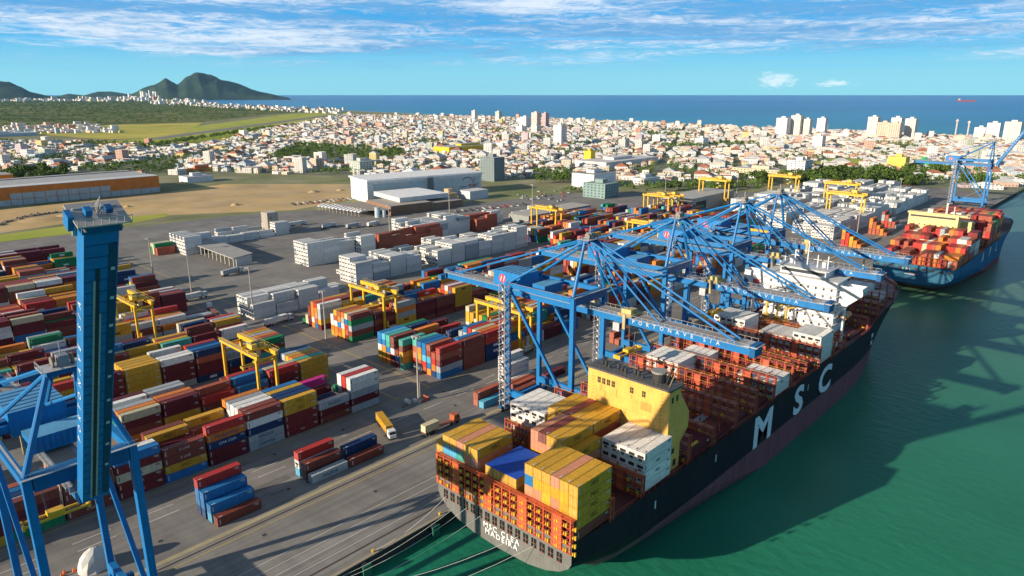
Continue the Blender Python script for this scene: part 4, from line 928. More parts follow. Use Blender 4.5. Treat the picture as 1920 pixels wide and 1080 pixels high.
for y in (-16.5, 16.5): MB((0.75, 0.25, 0.05)).tube((X0+4, y, 26), (X0+10, y, 26), 1.3, 10).tube((X0+10, y, 26), (X0+11.2, y, 26.2), 1.3, 10, r2=0.4).build('lifeboat', parent=hs)
for (x, y) in ((168, 6), (169, 11), (166.5, 2)): MB((0.65, 0.42, 0.06)).box(x-1.2, y-1.2, 19, x+1.2, y+1.2, 23.5).box(x-0.3, y-0.3, 23.5, x+0.3, y+0.3, 29).beam((x, y, 28), (x+2, y-6, 30), 0.5).build('provision_crane', parent=g)
for y in (-19, 17): MB((0.70, 0.70, 0.68)).box(160, y-1, 18.4, 162.5, y+1, 20.5).build('deck_locker', parent=g)
b = MB(YEL)                                                            # forecastle gear and breakwater
for k in range(9): b.box(232+k*3.2, -8+k*0.9, deck1(0.9)-0.3, 233.6+k*3.2, -6.5+k*0.9, deck1(0.9)+1.4, YEL if k % 2 else (0.4, 0.2, 0.1)); b.box(234+k*3, 5-k*0.4, deck1(0.9)-0.3, 235+k*3, 6.5-k*0.4, deck1(0.9)+1.0)
b.box(228, -15, 22, 229, 15, 27, (0.2, 0.05, 0.04)); b.box(252, -0.3, 26, 252.6, 0.3, 37, (0.6, 0.5, 0.3)); b.build('foredeck_gear', parent=g)
for ch, x, s_ in (('M', 92.8, 14.0), ('S', 120.5, 13.5), ('C', 144.5, 13.5)):
    o = link('hull_lettering', text_mesh(ch, s_, (0.66, 0.70, 0.74), 0.03, 1, 0.42), g, (x, -22.78, 11.2)); o.scale = (1.3, 1, 1.0)
o = link('hull_lettering', text_mesh('m\nsc', 4.2, (0.62, 0.66, 0.70), 0.03, 1, 0.08), g, (197.0, -22.55, 13.5)); o.scale = (0.75, 1, 0.9)
for x in (31, 62, 128): MB((0.7, 0.72, 0.74)).box(x, -22.76, 12.6, x+0.5, -22.72, 14.8).build('hull_mark', parent=g)
# mooring lines
rp = MB((0.55, 0.58, 0.5))
def rope(a, b_, sag):
    a = Vector(a); b_ = Vector(b_); p = None
    m_ = MB((0.62, 0.66, 0.58))
    for k in range(9):
        t = k/8; q_ = a.lerp(b_, t); q_.z -= sag*4*t*(1-t)
        if p is not None: m_.tube(p, q_, 0.045, 5, cap=False)
        p = q_
    return m_
for k, (a, b_, sg) in enumerate((((86, 127.6, 0.7), (102.2, 118, 12.9), 1.5), ((64, 127.6, 0.7), (102.2, 113, 12.9), 2.5), ((64, 127.6, 0.7), (102.2, 110.5, 12.9), 3), ((42, 127.6, 0.7), (102.2, 105.6, 12.9), 3.5), ((42, 127.6, 0.7), (102.2, 88.6, 12.9), 4), ((64, 127.6, 0.7), (102.2, 93.5, 12.9), 3.2))):
    tag(rope(a, b_, sg).build('mooring_rope'), 'pale mooring rope slanting from the quay to the grey stern', 'rope', 'mooring ropes at the stern of the black ship')

# second ship
BX, BY = 449.5, 100.0
g = thing('container_ship', 'blue container ship loaded with red containers, moored ahead of the black one', 'ship', (BX, BY, 0))
def deck2(s): return 14.5+lerp_tab(s, [(0, 0), (0.8, 0.5), (0.86, 5), (1, 8)])
build_hull(g, 205, 22.5, deck2, hull_mat('blue_hull', (0.008, 0.13, 0.26), (0.22, 0.05, 0.06), 1.0), (0.010, 0.11, 0.20), (0.10, 0.05, 0.04), 0.8)
o = link('lettering', text_mesh('APL', 2.0, (0.5, 0.6, 0.66), 0.02, 1.8, 0.05), g, (-0.05, 3, 11.4)); o.rotation_euler = (0, 0, -math.pi/2)
MB((0.55, 0.62, 0.66)).box(-0.06, -1.8, 8.5, -0.02, 3.6, 9.0).box(-0.06, -3.6, 9.0, -0.02, 1.2, 9.4, (0.7, 0.15, 0.12)).build('emblem', parent=g)
for ch, x in (('A', 74), ('P', 96), ('L', 118)): link('hull_lettering', text_mesh(ch, 8.5, (0.62, 0.68, 0.72), 0.03, 1, 0.2), g, (x, -22.58, 9.8))
for k in range(10):
    b = MB((0.05, 0.03, 0.02)).box(-0.06, -20+k*4.2, 11.6, -0.02, -18+k*4.2, 12.9); b.build('mooring_opening', parent=g)
hs = link('bridge_house', None, g); b = MB((0.78, 0.60, 0.26)).box(64, -7.5, 13.8, 74, 21, 35.5).box(76, -13, 13.8, 83, 8, 31).box(66, -12, 35.0, 72, 22.4, 36.0)
b.build('house_wall', parent=hs)
b = MB((0.60, 0.42, 0.12))
for k in range(6): b.box(75.9, -13.3, 16+k*2.6, 84, 8.3, 16.2+k*2.6); b.box(79-0.2, -14.2+k*0.1, 16+k*2.6, 83, -13.2, 17.2+k*2.6)
b.build('balcony', parent=hs)
wd = MB((0.04, 0.045, 0.05)).box(-0.06, 0, 0, 0, 0.9, 0.9).mesh('window', M_PAINT)
for k in range(4):
    for j in range(8): link('window', wd, hs, (64, -5.5+j*3.2, 19+k*3))
b = MB((0.04, 0.045, 0.05))
b.box(63.94, -6, 33.2, 64, 20, 34.4); b.build('window_band', parent=hs)
b = MB((0.66, 0.60, 0.5)).box(68, 0, 36, 69, 1, 43).box(67, 8, 36, 70, 11, 38.5).box(78, -6, 31, 82, 0, 36).box(68, -4, 36, 68.5, -3.5, 41); b.build('mast', parent=hs)
lb2 = MB((0.40, 0.12, 0.06))
for k in range(17):
    y = -21+k*2.6; lb2.box(-0.5, y-0.15, 0, 0.5, y+0.15, 5.5)
for z in (0.5, 3, 5.3): lb2.box(-0.6, -21.2, z, 0.6, 21.2, z+0.15)
lbm = lb2.mesh('lashing_bridge', M_PAINT)
for k in range(12):
    if k != 5: o = link('lashing_bridge', lbm, g, (4.0+k*14.3, 0, 13.6)); o.scale = (1, 1 if k < 9 else 1-0.15*(k-8), 1)
# tanker on the horizon
g = thing('tanker', 'tiny dark red ship far out on the sea horizon', 'ship', (14600, 2820, -3), R(-75))
MB((0.30, 0.05, 0.06)).hexa([(-130, -18, 0), (120, -18, 0), (120, 18, 0), (-130, 18, 0), (-138, -20, 22), (145, -20, 26), (145, 20, 26), (-138, 20, 22)]).build('hull', parent=g)
MB((0.5, 0.4, 0.4)).box(-120, -16, 24, -92, 16, 54).build('deckhouse', parent=g)

# ------------------------------------------------------------------ vehicles, lamp masts, clutter in the yard
def truck(x, y, rz, boxc, cabc, label, reef=False):
    g = thing('container_truck', label, 'truck', (x, y, 0.1), rz, 'container trucks working in the yard')
    c = MB(cabc).box(0, -1.2, 0.9, 2.4, 1.2, 3.3).box(2.4, -1.1, 0.9, 2.8, 1.1, 2.0)
    c = c.build('cab', parent=g); MB((0.03, 0.04, 0.05)).box(2.4, -1.0, 2.05, 2.45, 1.0, 3.0).box(1.3, -1.22, 2.1, 2.2, -1.2, 2.9).build('windscreen', parent=c)
    MB((0.08, 0.08, 0.085)).box(-13.2, -0.5, 0.85, 0.0, 0.5, 1.15).box(-13.0, -1.15, 1.15, -0.7, 1.15, 1.3, (0.30, 0.10, 0.05)).build('chassis', parent=g)
    for wx in (1.6, -1.2, -9.4, -10.7, -12.0):
        for s in (-1, 1): MB((0.02, 0.02, 0.02)).tube((wx, s*0.85, 0.5), (wx, s*1.2, 0.5), 0.5, 12).build('wheel', parent=g)
    if boxc: 
        o = link('shipping_container', box_mesh(boxc, 12.19 if boxc != 'cream' else 6.06), None, None); o.location = Vector((x, y, 0.1))+Matrix.Rotation(rz, 3, 'Z') @ Vector((-12.9, -1.22, 1.31)); o.rotation_euler = (0, 0, rz)
        tag(o, CN[boxc]+' container riding on the trailer of the '+label.split(' with')[0].split(' truck')[0]+' truck', 'container', 'containers carried on trucks')
truck(126.6, 173.6, R(-110), 'yellow', (0.75, 0.75, 0.75), 'white cabbed truck with a yellow container crossing the road by the lamp mast')
truck(147.5, 166.3, R(0), 'cream', (0.45, 0.12, 0.05), 'red truck with a short cream container driving along the quay')
truck(176, 163.5, R(180), 'brown', (0.6, 0.25, 0.08), 'orange cabbed truck with brown container passing under the crane stair tower')
truck(262, 455, R(200), 'grey', (0.5, 0.5, 0.5), 'grey truck parked on open tarmac before the shed')
truck(198, 425, R(15), 'grey', (0.6, 0.6, 0.6), 'silver truck crossing the tarmac left of the open shed')
truck(168, 312, R(5), 'white', (0.7, 0.7, 0.7), 'white truck next to the white container block')
for k, (x, y, rz) in enumerate(((150, 360, 80), (157, 385, 5), (330, 520, 10), (345, 505, 10), (362, 500, 15), (375, 480, 10), (300, 545, 0), (318, 548, 0))):
    truck(x, y, R(rz), [None, 'white', 'white', 'grey', 'white', 'white', 'grey', 'white'][k], (0.7, 0.7, 0.7), ['empty white truck on the tarmac by the red rows', 'white truck among lamp masts', 'white truck near concrete block tower, first', 'grey truck parked beyond the block tower', 'white truck right of the block tower', 'white truck closest to the canopy building', 'grey truck at the tarmac edge', 'white truck at tarmac edge beside the grey one'][k])
def car_mesh(c):
    b = MB(c).hexa([(-2.1, -0.85, 0.3), (2.1, -0.85, 0.3), (2.1, 0.85, 0.3), (-2.1, 0.85, 0.3), (-2.1, -0.85, 0.85), (2.1, -0.82, 0.8), (2.1, 0.82, 0.8), (-2.1, 0.85, 0.85)])
    b.hexa([(-1.7, -0.78, 0.84), (1.0, -0.78, 0.84), (1.0, 0.78, 0.84), (-1.7, 0.78, 0.84), (-1.3, -0.66, 1.45), (0.4, -0.66, 1.45), (0.4, 0.66, 1.45), (-1.3, 0.66, 1.45)], (0.04, 0.05, 0.06), c)
    for x in (-1.3, 1.3):
        for s in (-1, 1): b.tube((x, s*0.7, 0.32), (x, s*0.88, 0.32), 0.32, 8, (0.02, 0.02, 0.02))
    return b.mesh('parked_car', M_PAINT)
carm = [car_mesh(c) for c in ((0.7, 0.7, 0.7), (0.3, 0.3, 0.32), (0.06, 0.06, 0.07), (0.5, 0.05, 0.05))]
q = random.Random(3)
for k in range(70):
    if k < 26: x = 372+k*3.1+q.uniform(-.3, .3); y = 655-k*0.5+(k % 2)*10; rz = R(90)
    elif k < 48: x = 455+(k-26)*4; y = 498-(k-26)*0.8+(k % 2)*7; rz = R(80)
    else: x = q.uniform(560, 640); y = q.uniform(470, 540); rz = R(q.choice((0, 90)))
    ci = q.choice((0, 0, 0, 1, 2, 3)); cn = ['white', 'grey', 'black', 'red'][ci]
    gl = ['along the edge of the sandy lot', 'in front of the brick depot', 'in the lot beyond the big white warehouse'][0 if k < 26 else 1 if k < 48 else 2]
    tag(link('parked_car', carm[ci], None, (x, y, 0.1), rz), '%s car parked %s' % (cn, gl), 'car', 'cars parked '+gl)
def lamp(x, y, h, label):
    g = thing('lamp_mast', label, 'lamp mast', (x, y, 0.1), 0, 'tall lamp masts in the yard')
    MB((0.42, 0.38, 0.32)).tube((0, 0, 0), (0, 0, h), 0.42, 8, r2=0.22).build('pole', parent=g)
    MB((0.5, 0.47, 0.42)).box(-1.0, -1.0, 0, 1.0, 1.0, 0.9).build('base', parent=g)
    b = MB((0.35, 0.32, 0.3)).tube((0, 0, h-0.3), (0, 0, h+0.2), 1.1, 10)
    for k in range(6): a_ = k*math.pi/3; b.box(1.4*math.cos(a_)-0.35, 1.4*math.sin(a_)-0.35, h-0.5, 1.4*math.cos(a_)+0.35, 1.4*math.sin(a_)+0.35, h, (0.5, 0.48, 0.45))
    b.build('lamp_head', parent=g)
for x, y, h, lb in ((150.6, 188.1, 26, 'pale lamp mast at the crossing nearest the quay'), (158.7, 262, 27, 'lamp mast between the yellow containers and the coloured stacks'), (157.8, 327.5, 27, 'lamp mast beside the nearest white block'), (154.4, 392.8, 27, 'lamp mast alone on open tarmac'),
                    (151.7, 440, 27, 'lamp mast by the white block left of the shed'), (151.2, 499.2, 27, 'lamp mast just right of the raised crane boom'), (330, 440, 27, 'lamp mast left of the long red block'), (420, 470, 27, 'lamp mast before the brick depot'), (505, 445, 27, 'lamp mast right of the white warehouse'),
                    (640, 380, 27, 'lamp mast behind the gantry crane row'), (700, 330, 27, 'lamp mast by the maintenance shed'), (560, 165, 25, 'lamp mast on the apron ahead of the blue ship'), (800, 200, 27, 'lamp mast beside the last white quay block')):
    lamp(x, y, h, lb)
g = thing('service_station', 'small cluster of white tank and red barriers at the foot of the nearest lamp mast', 'equipment', (148.5, 189.5, 0.1))
MB((0.65, 0.65, 0.62)).tube((-1.6, -0.6, 1.0), (-1.6, 1.6, 1.0), 0.9, 10).build('tank', parent=g); MB((0.65, 0.65, 0.62)).box(0.6, -1.6, 0, 1.6, 0.2, 1.4).build('cabinet', parent=g)
MB((0.5, 0.12, 0.06)).box(2.6, -2.5, 0, 6.5, -2.3, 1.0).box(6.3, -2.5, 0, 6.5, 1.0, 1.0).build('barrier', parent=g); MB(GAL).tube((4, 0, 0), (4, 0, 7), 0.12, 6).tube((4, 0, 7), (3, 0, 7.6), 0.1, 6).build('small_lamp', parent=g)
# covered heap and cones beside the raised crane
g = thing('tarpaulin_heap', 'pale tarpaulin covered heap on the apron between the left crane legs', 'tarpaulin', (37.2, 172.2, 0.1))
b = MB((0.62, 0.60, 0.56)); rings = []
q = random.Random(8); n = 14
for z, r_ in ((0, 1.0), (0.9, 0.93), (2.0, 0.78), (2.9, 0.5), (3.3, 0.15)):
    rings.append([(3.6*r_*math.cos(2*math.pi*k/n)*(1+q.uniform(-.08, .08)), 2.7*r_*math.sin(2*math.pi*k/n)*(1+q.uniform(-.08, .08)), z+q.uniform(-.1, .1)*(z > 0)) for k in range(n)])
for a_, c_ in zip(rings, rings[1:]):
    for k in range(n): b.poly([a_[k], a_[(k+1) % n], c_[(k+1) % n], c_[k]])
b.poly(rings[-1]); g.scale = (1.15, 1.15, 1.6); b.build('cover', M_ROUGH, parent=g)
cm = MB((0.72, 0.17, 0.04)).tube((0, 0, 0.08), (0, 0, 1.0), 0.36, 8, r2=0.1).box(-0.45, -0.45, 0, 0.45, 0.45, 0.08).mesh('traffic_cone', M_PAINT)
for x, y in ((29.5, 173), (30.4, 174.2), (31.2, 175.2), (30.8, 170.6), (33.0, 174.4), (47.2, 168.2)): tag(link('traffic_cone', cm, None, (x, y, 0.1)), 'orange traffic cone on the apron near the pale covered heap', 'traffic cone', 'traffic cones by the covered heap')

# ------------------------------------------------------------------ large buildings
def bld(name, label, cat='building', group=None): return thing(name, label, cat, (0, 0, 0), 0, group)
def quadbox(b, A, B, C_, D, z0, z1, c=None, ct=None): return b.hexa([(*A, z0), (*B, z0), (*C_, z0), (*D, z0), (*A, z1), (*B, z1), (*C_, z1), (*D, z1)], c, ct)
WHT = (0.74, 0.74, 0.73)
g = bld('warehouse', 'huge white cold store warehouse with a shaded long side and red and dark port emblem', 'warehouse')
b = MB(WHT); quadbox(b, (434, 614), (577, 588), (584, 628), (441, 654), 0, 23.5, WHT, (0.78, 0.78, 0.76)); b.build('wall', M_ROUGH, g)
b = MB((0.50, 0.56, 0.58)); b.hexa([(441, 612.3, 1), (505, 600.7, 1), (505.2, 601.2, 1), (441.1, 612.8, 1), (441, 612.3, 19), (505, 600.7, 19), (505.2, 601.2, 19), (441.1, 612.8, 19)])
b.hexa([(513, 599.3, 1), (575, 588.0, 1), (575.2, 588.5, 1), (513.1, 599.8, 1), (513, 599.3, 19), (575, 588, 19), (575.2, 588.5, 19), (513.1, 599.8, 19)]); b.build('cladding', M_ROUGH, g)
b = MB((0.20, 0.20, 0.2)); b.hexa([(505.5, 600.2, 0), (512.5, 598.9, 0), (512.6, 599.4, 0), (505.6, 600.7, 0), (505.5, 600.2, 23), (512.5, 598.9, 23), (512.6, 599.4, 23), (505.6, 600.7, 23)]); b.build('recess', M_ROUGH, g)
MB((0.80, 0.80, 0.78)).hexa([(433, 612.5, 21.5), (578, 586.2, 21.5), (585.5, 629.5, 23.5), (440, 656, 23.5), (433, 612.5, 22.6), (578, 586.2, 22.6), (585.5, 629.5, 25), (440, 656, 25)]).build('roof', M_ROUGH, g)
rot = math.atan2(-26, 143)
o = link('lettering', text_mesh('PORT', 5.2, (0.45, 0.05, 0.10), 0.05, 1, 0.12), g, (565, 589.6, 8.3)); o.rotation_euler = (0, 0, rot)
o = link('lettering', text_mesh('CONEXAO', 2.0, (0.10, 0.10, 0.2), 0.05), g, (551, 592.0, 8.0)); o.rotation_euler = (0, 0, rot)
em = MB((0.10, 0.10, 0.16))
for k in range(8):
    a0, a1 = R(20+k*17), R(37+k*17); em.poly([(565-8+8*math.cos(a), -(0), 12.5+6.5*math.sin(a)) for a in (a0, a1)]+[(565-8+7.2*math.cos(a), 0, 12.5+5.6*math.sin(a)) for a in (a1, a0)])
em.col = (0.5, 0.06, 0.10)
for k in range(6):
    a0, a1 = R(-70+k*17), R(-53+k*17); em.poly([(565-3+5*math.cos(a), 0, 15.5+4*math.sin(a)) for a in (a0, a1)]+[(565-3+4.2*math.cos(a), 0, 15.5+3.2*math.sin(a)) for a in (a1, a0)])
em.v = [(x, 589.45-(x-565)*26/143.0, z) for x, y, z in em.v]; em.f = [f_[::-1] for f_ in em.f]; em.build('emblem', M_TEXT, g)
g = bld('depot', 'low brick depot with a white roof and white truck canopies before the big warehouse')
b = MB((0.25, 0.15, 0.10)); quadbox(b, (400, 530), (446, 525), (452, 575), (408, 580), 0, 9, ct=(0.42, 0.38, 0.32))
quadbox(b, (446.1, 527), (486, 523), (490, 560), (451, 563), 0, 7, (0.26, 0.17, 0.12), (0.34, 0.31, 0.28)); b.build('wall', M_ROUGH, g)
b = MB(WHT); quadbox(b, (420, 542), (478, 536), (484, 592), (432, 600), 9.2, 13.5, (0.62, 0.62, 0.6), (0.80, 0.80, 0.79)); b.build('roof', M_ROUGH, g)
b = MB((0.34, 0.30, 0.25)); quadbox(b, (378, 545), (400, 530), (414, 585), (384, 604), 5.5, 6.2); b.build('flat_roof', M_ROUGH, g)
for k in range(12):
    t = k/11; x0, y0 = 377+5*t, 607-60*t; c_ = MB((0.76, 0.74, 0.73)).hexa([(x0-7, y0-2.3, 4.2), (x0+2, y0-2.3, 4.2), (x0+2, y0+2.0, 4.2), (x0-7, y0+2.0, 4.2), (x0-7, y0-1.8, 4.8), (x0+1, y0-.8, 6.6), (x0+1, y0+.8, 6.6), (x0-7, y0+1.5, 4.8)]); c_.box(x0-6.5, y0-.1, 0, x0-6.3, y0+.1, 4.2); c_.build('truck_canopy', M_ROUGH, g)
g = bld('water_tank', 'pair of pale cylindrical tanks beside the brick depot', 'tank'); MB((0.45, 0.55, 0.6)).tube((386, 532, 0), (386, 532, 9), 2.6, 14).build('tank', M_ROUGH, g); MB((0.45, 0.55, 0.6)).tube((391, 529, 0), (391, 529, 7), 2.0, 14).build('tank', M_ROUGH, g); MB(GAL).tube((386, 532, 9), (386, 532, 9.6), 2.9, 14).build('lid', M_ROUGH, g)
g = bld('office_block', 'small ochre and grey office block before the white warehouse')
MB((0.55, 0.38, 0.22)).box(494, 560, 0, 512, 574, 8).box(505, 566, 8, 512, 573, 12).build('wall', M_ROUGH, g); MB((0.5, 0.5, 0.5)).box(520, 548, 0, 548, 566, 9.5, (0.55, 0.57, 0.6), (0.62, 0.6, 0.58)).build('annex', M_ROUGH, g)
g = bld('concrete_tower', 'plain concrete block tower standing on the tarmac', 'tower'); MB((0.36, 0.32, 0.27)).box(275.5, 530, 0, 285, 540, 17.5, ct=(0.5, 0.47, 0.42)).build('wall', M_ROUGH, g); MB((0.05, 0.05, 0.05)).box(275.42, 533, 0, 275.5, 535, 2.4).box(278, 529.92, 12, 279, 530, 13.4).build('opening', parent=g)
g = bld('open_shed', 'long open sided shed with a grey roof on the tarmac', 'shed')
b = MB((0.36, 0.345, 0.32)); b.hexa([(202, 440, 5.8), (219, 446, 5.8), (222.5, 518, 5.8), (204.5, 515, 5.8), (202, 440, 6.4), (219, 446, 6.4), (222.5, 518, 6.4), (204.5, 515, 6.4)]); b.build('roof', M_ROUGH, g)
for k in range(12):
    t = k/11; MB((0.6, 0.58, 0.54)).box(202.6+2.3*t, 441+73*t, 0, 203.1+2.3*t, 441.5+73*t, 5.8).build('post', M_ROUGH, g)
MB((0.4, 0.38, 0.35)).box(216, 448, 0, 217, 512, 5.7).box(205, 442, 0, 216, 442.6, 5.7, (0.5, 0.5, 0.5)).build('back_wall', M_ROUGH, g)
# rows of pallets under the shed edge
g = bld('orange_warehouse', 'long warehouse with orange upper wall and stepped pale panels beyond the sandy lot', 'warehouse')
b = MB((0.62, 0.20, 0.045)); b.box(60, 862, 0, 318, 960, 19, (0.62, 0.20, 0.045), (0.42, 0.42, 0.42)).box(150, 975, 0, 200, 1010, 22, (0.68, 0.30, 0.05), (0.4, 0.38, 0.36)); b.build('wall', M_ROUGH, g)
b = MB((0.42, 0.46, 0.47))
for k in range(24):
    x = 66+k*10.5; h_ = 6.4 if k < 10 else 12.8 if k < 19 else 6.4
    for j in range(int(h_/6.4)): b.box(x, 861.5, 0.3+j*6.4, x+9.9, 862.1, 6.2+j*6.4)
b.build('panel', M_ROUGH, g)
MB((0.62, 0.62, 0.6)).box(100, 862.5, 19.02, 318, 880, 19.5).box(60, 940, 19.02, 318, 945, 19.6, (0.15, 0.15, 0.15)).build('roof', M_ROUGH, g)
g = bld('maintenance_shed', 'cream maintenance shed with dark open bays behind the tallest gantry crane', 'shed')
MB((0.45, 0.42, 0.36)).box(612, 333, 0, 700, 365, 13, ct=(0.42, 0.42, 0.4)).build('wall', M_ROUGH, g); MB((0.03, 0.03, 0.035)).box(611.9, 338, 0, 612, 346, 9).box(611.9, 350, 0, 612, 362, 9).box(620, 332.9, 0, 640, 333, 9).build('bay_opening', parent=g)
g = bld('long_depot', 'long low grey roofed depot among the far coloured containers'); MB((0.28, 0.30, 0.29)).box(455, 405, 0, 545, 428, 7, ct=(0.46, 0.44, 0.38)).build('wall', M_ROUGH, g); MB((0.25, 0.25, 0.25)).box(454.5, 404.5, 7.02, 545.5, 428.5, 7.3, ct=(0.45, 0.43, 0.37)).build('roof', M_ROUGH, g)
def block_b(name, label, x, y, lx, ly, h, c, roof=(0.5, 0.48, 0.44), win=True, grp=None, wc=(0.10, 0.12, 0.15)):
    g = bld(name, label, 'apartment block' if 'tower' in name or 'apart' in name else 'building', grp)
    x0, y0 = x-lx/2, y-ly/2
    wl = MB(c).box(x0, y0, 0, x0+lx, y0+ly, h, ct=roof)
    MB(dim(c, 0.95)).box(x0+lx*.3, y0+ly*.3, h, x0+lx*.65, y0+ly*.65, h+4, ct=roof).build('roof_house', M_ROUGH, g)
    if win:
        b = wl; b.col = wc; n = max(1, int(h/3.1))
        for k in range(n):
            for j in range(int(ly/5)): b.box(x0-0.08, y0+2+j*5, 1.2+k*3.1, x0, y0+4+j*5, 2.7+k*3.1, bottom=False)
            for j in range(int(lx/5)): b.box(x0+2+j*5, y0-0.08, 1.2+k*3.1, x0+4+j*5, y0, 2.7+k*3.1, bottom=False)
    wl.build('wall', M_ROUGH, g)
    return g
cr = (0.78, 0.72, 0.62); pk = (0.72, 0.52, 0.40); wh = (0.82, 0.80, 0.76)
TOW = [(1962, 806, 26, 30, 49, wh, 'pair of white apartment slabs by the sea, left one, left of the tall cream tower'), (1990, 779, 24, 26, 56, cr, 'tall cream seaside tower right of the white slab'), (2003, 755, 22, 20, 46, cr, 'lower cream tower adjoining the tall cream one'),
       (2179, 778, 24, 24, 44, wh, 'single white tower standing alone before the sea'), (2250, 860, 14, 14, 34, (0.45, 0.5, 0.5), 'slim grey tower between the cream pair and the lone white tower'),
       (2055, 600, 28, 24, 54, cr, 'leftmost tower of the pink and cream seaside cluster'), (2010, 560, 26, 28, 42, pk, 'pink front left block of the seaside cluster'), (2060, 545, 24, 24, 53, wh, 'white middle tower of the seaside cluster'), (1985, 528, 26, 28, 42, pk, 'pink front right block of the seaside cluster'), (2035, 505, 24, 24, 52, cr, 'rightmost cream tower of the seaside cluster'),
       (2161, 346, 26, 28, 42, wh, 'white seaside tower left of the distant raised crane boom'), (2165, 375, 24, 24, 30, wh, 'lower white block beside the seaside tower by the raised boom'), (2118, 300, 26, 34, 47, cr, 'wide cream block right beside the distant raised boom'),
       (1779, 1601, 26, 28, 40, wh, 'white block left of the grey pink pair in the middle of town'), (1862, 1627, 20, 26, 52, (0.62, 0.55, 0.5), 'grey pink tower pair in the middle distance'), (1880, 1600, 18, 18, 50, (0.58, 0.42, 0.42), 'pink tower right of the grey one'),
       (2273, 2357, 18, 20, 41, wh, 'white tower near the shore behind the yellow roofed market'), (2205, 2139, 18, 22, 42, (0.55, 0.62, 0.55), 'green grey tower near the shore'), (1258, 1026, 20, 22, 44, (0.80, 0.74, 0.72), 'narrow pale tower in midtown above the dark trees'), 
       (1560, 1420, 22, 24, 22, wh, 'white midrise left block in town'), (1580, 1380, 20, 22, 24, cr, 'cream midrise block in town'), (1420, 760, 24, 20, 20, wh, 'white midrise block with grey side'), (972, 371, 26, 24, 25, wh, 'white block beside dark trees behind the far gantry cranes'),
       (668, 660, 20, 26, 31, (0.20, 0.25, 0.25), 'dark glass office block right behind the white warehouse'), (613, 880, 22, 26, 16, (0.5, 0.55, 0.48), 'green grey block left behind the white warehouse'), (586, 955, 14, 16, 17, (0.62, 0.48, 0.36), 'small salmon block left behind the white warehouse'),
       (1240, 840, 16, 16, 22, (0.55, 0.55, 0.5), 'grey twin midrise in town, left'), (1240, 800, 16, 16, 20, (0.6, 0.58, 0.52), 'grey twin midrise in town, right'), (1560, 560, 20, 20, 26, wh, 'white midrise right of the playing field')]
for i, (x, y, lx, ly, h, c, lb) in enumerate(TOW): block_b('apartment_tower', lb, x, y, lx, ly, h, c, grp='taller blocks in the town')
block_b('warehouse', 'white store with a red corner and a shallow dark roof beyond the green office', 712, 525, 46, 34, 17, (0.72, 0.73, 0.76), (0.28, 0.28, 0.28), False)
MBg = block_b('office_block', 'dark green glass office block beside the small red containers', 640, 462, 26, 30, 16, (0.22, 0.32, 0.30), (0.3, 0.36, 0.32))
block_b('store', 'white low shop with painted front right of the white store', 772, 488, 36, 20, 9, (0.72, 0.66, 0.66), (0.4, 0.5, 0.5))
block_b('shopping_hall', 'wide white shopping hall with coloured sign boxes', 965, 664, 150, 60, 10, (0.66, 0.64, 0.60), (0.62, 0.60, 0.58), False)
block_b('sign_block', 'yellow and red sign tower on the white shopping hall', 935, 700, 12, 14, 22, (0.75, 0.50, 0.05), (0.7, 0.5, 0.1), False)
block_b('market_hall', 'long yellow walled market hall with a grey roof', 1000, 1055, 150, 46, 12, (0.72, 0.48, 0.04), (0.42, 0.45, 0.48), False)
block_b('school', 'long cream school block with a row of openings', 968, 424, 26, 72, 10, (0.66, 0.56, 0.36))
block_b('yellow_block', 'plain yellow block near the playing field', 1214, 312, 22, 26, 18, (0.70, 0.52, 0.12), (0.6, 0.5, 0.2), False)
block_b('green_block', 'small bright green block near the playing field', 1271, 290, 16, 20, 11, (0.05, 0.35, 0.10), (0.1, 0.4, 0.15), False)
block_b('roadside_hall', 'low building with an orange red roof beyond the sandy lot', 455, 1060, 60, 14, 5, (0.6, 0.2, 0.1), (0.62, 0.13, 0.06), False)
block_b('roadside_hall', 'white trade hall at the edge of the sandy lot', 392, 935, 34, 26, 8, (0.68, 0.66, 0.66), (0.5, 0.5, 0.5), False)
block_b('long_hall', 'long pale blue roofed hall at the far left', 470, 2380, 180, 60, 9, (0.5, 0.56, 0.6), (0.5, 0.56, 0.6), False)
g = bld('radio_mast', 'left one of two slim masts before the sea', 'mast'); MB((0.6, 0.5, 0.48)).tube((2140, 425, 0), (2140, 425, 50), 1.8, 6).box(2137, 422, 44, 2143, 428, 47).build('pole', M_ROUGH, g)
g = bld('radio_mast', 'right one of two slim masts before the sea', 'mast'); MB((0.6, 0.5, 0.48)).tube((2150, 400, 0), (2150, 400, 46), 1.8, 6).box(2147, 397, 41, 2153, 403, 44).build('pole', M_ROUGH, g)

# ------------------------------------------------------------------ trees
def crown_mesh(seed, r=4.5, h=8.5, nclump=11, leaves=230):
    q = random.Random(seed); b = MB(); cl = []
    for k in range(nclump):
        a = q.uniform(0, 6.28); d = q.uniform(0.15, 0.75)*r; cl.append((d*math.cos(a), d*math.sin(a), h*q.uniform(0.42, 0.9), q.uniform(0.28, 0.48)*r, q.uniform(0.75, 1.35)))
    for k in range(leaves):
        cx, cy, cz, cr_, sh = q.choice(cl); v = Vector((q.gauss(0, 1), q.gauss(0, 1), q.gauss(0, 0.8))).normalized()
        p = Vector((cx, cy, cz))+v*cr_*q.uniform(0.75, 1.08); s = q.uniform(0.45, 0.95)
        n_ = (v+Vector((q.uniform(-.5, .5), q.uniform(-.5, .5), q.uniform(-.2, .6)))).normalized(); u_ = n_.orthogonal().normalized(); w_ = n_.cross(u_)
        g_ = sh*q.uniform(0.75, 1.25); c = (0.075*g_, 0.125*g_, 0.024*g_)
        b.poly([p+u_*s, p+w_*s*0.8+u_*0.1, p-u_*s*0.8, p-w_*s], c)
    return b
TM = [crown_mesh(k).mesh('crown', M_LEAF) for k in range(6)]
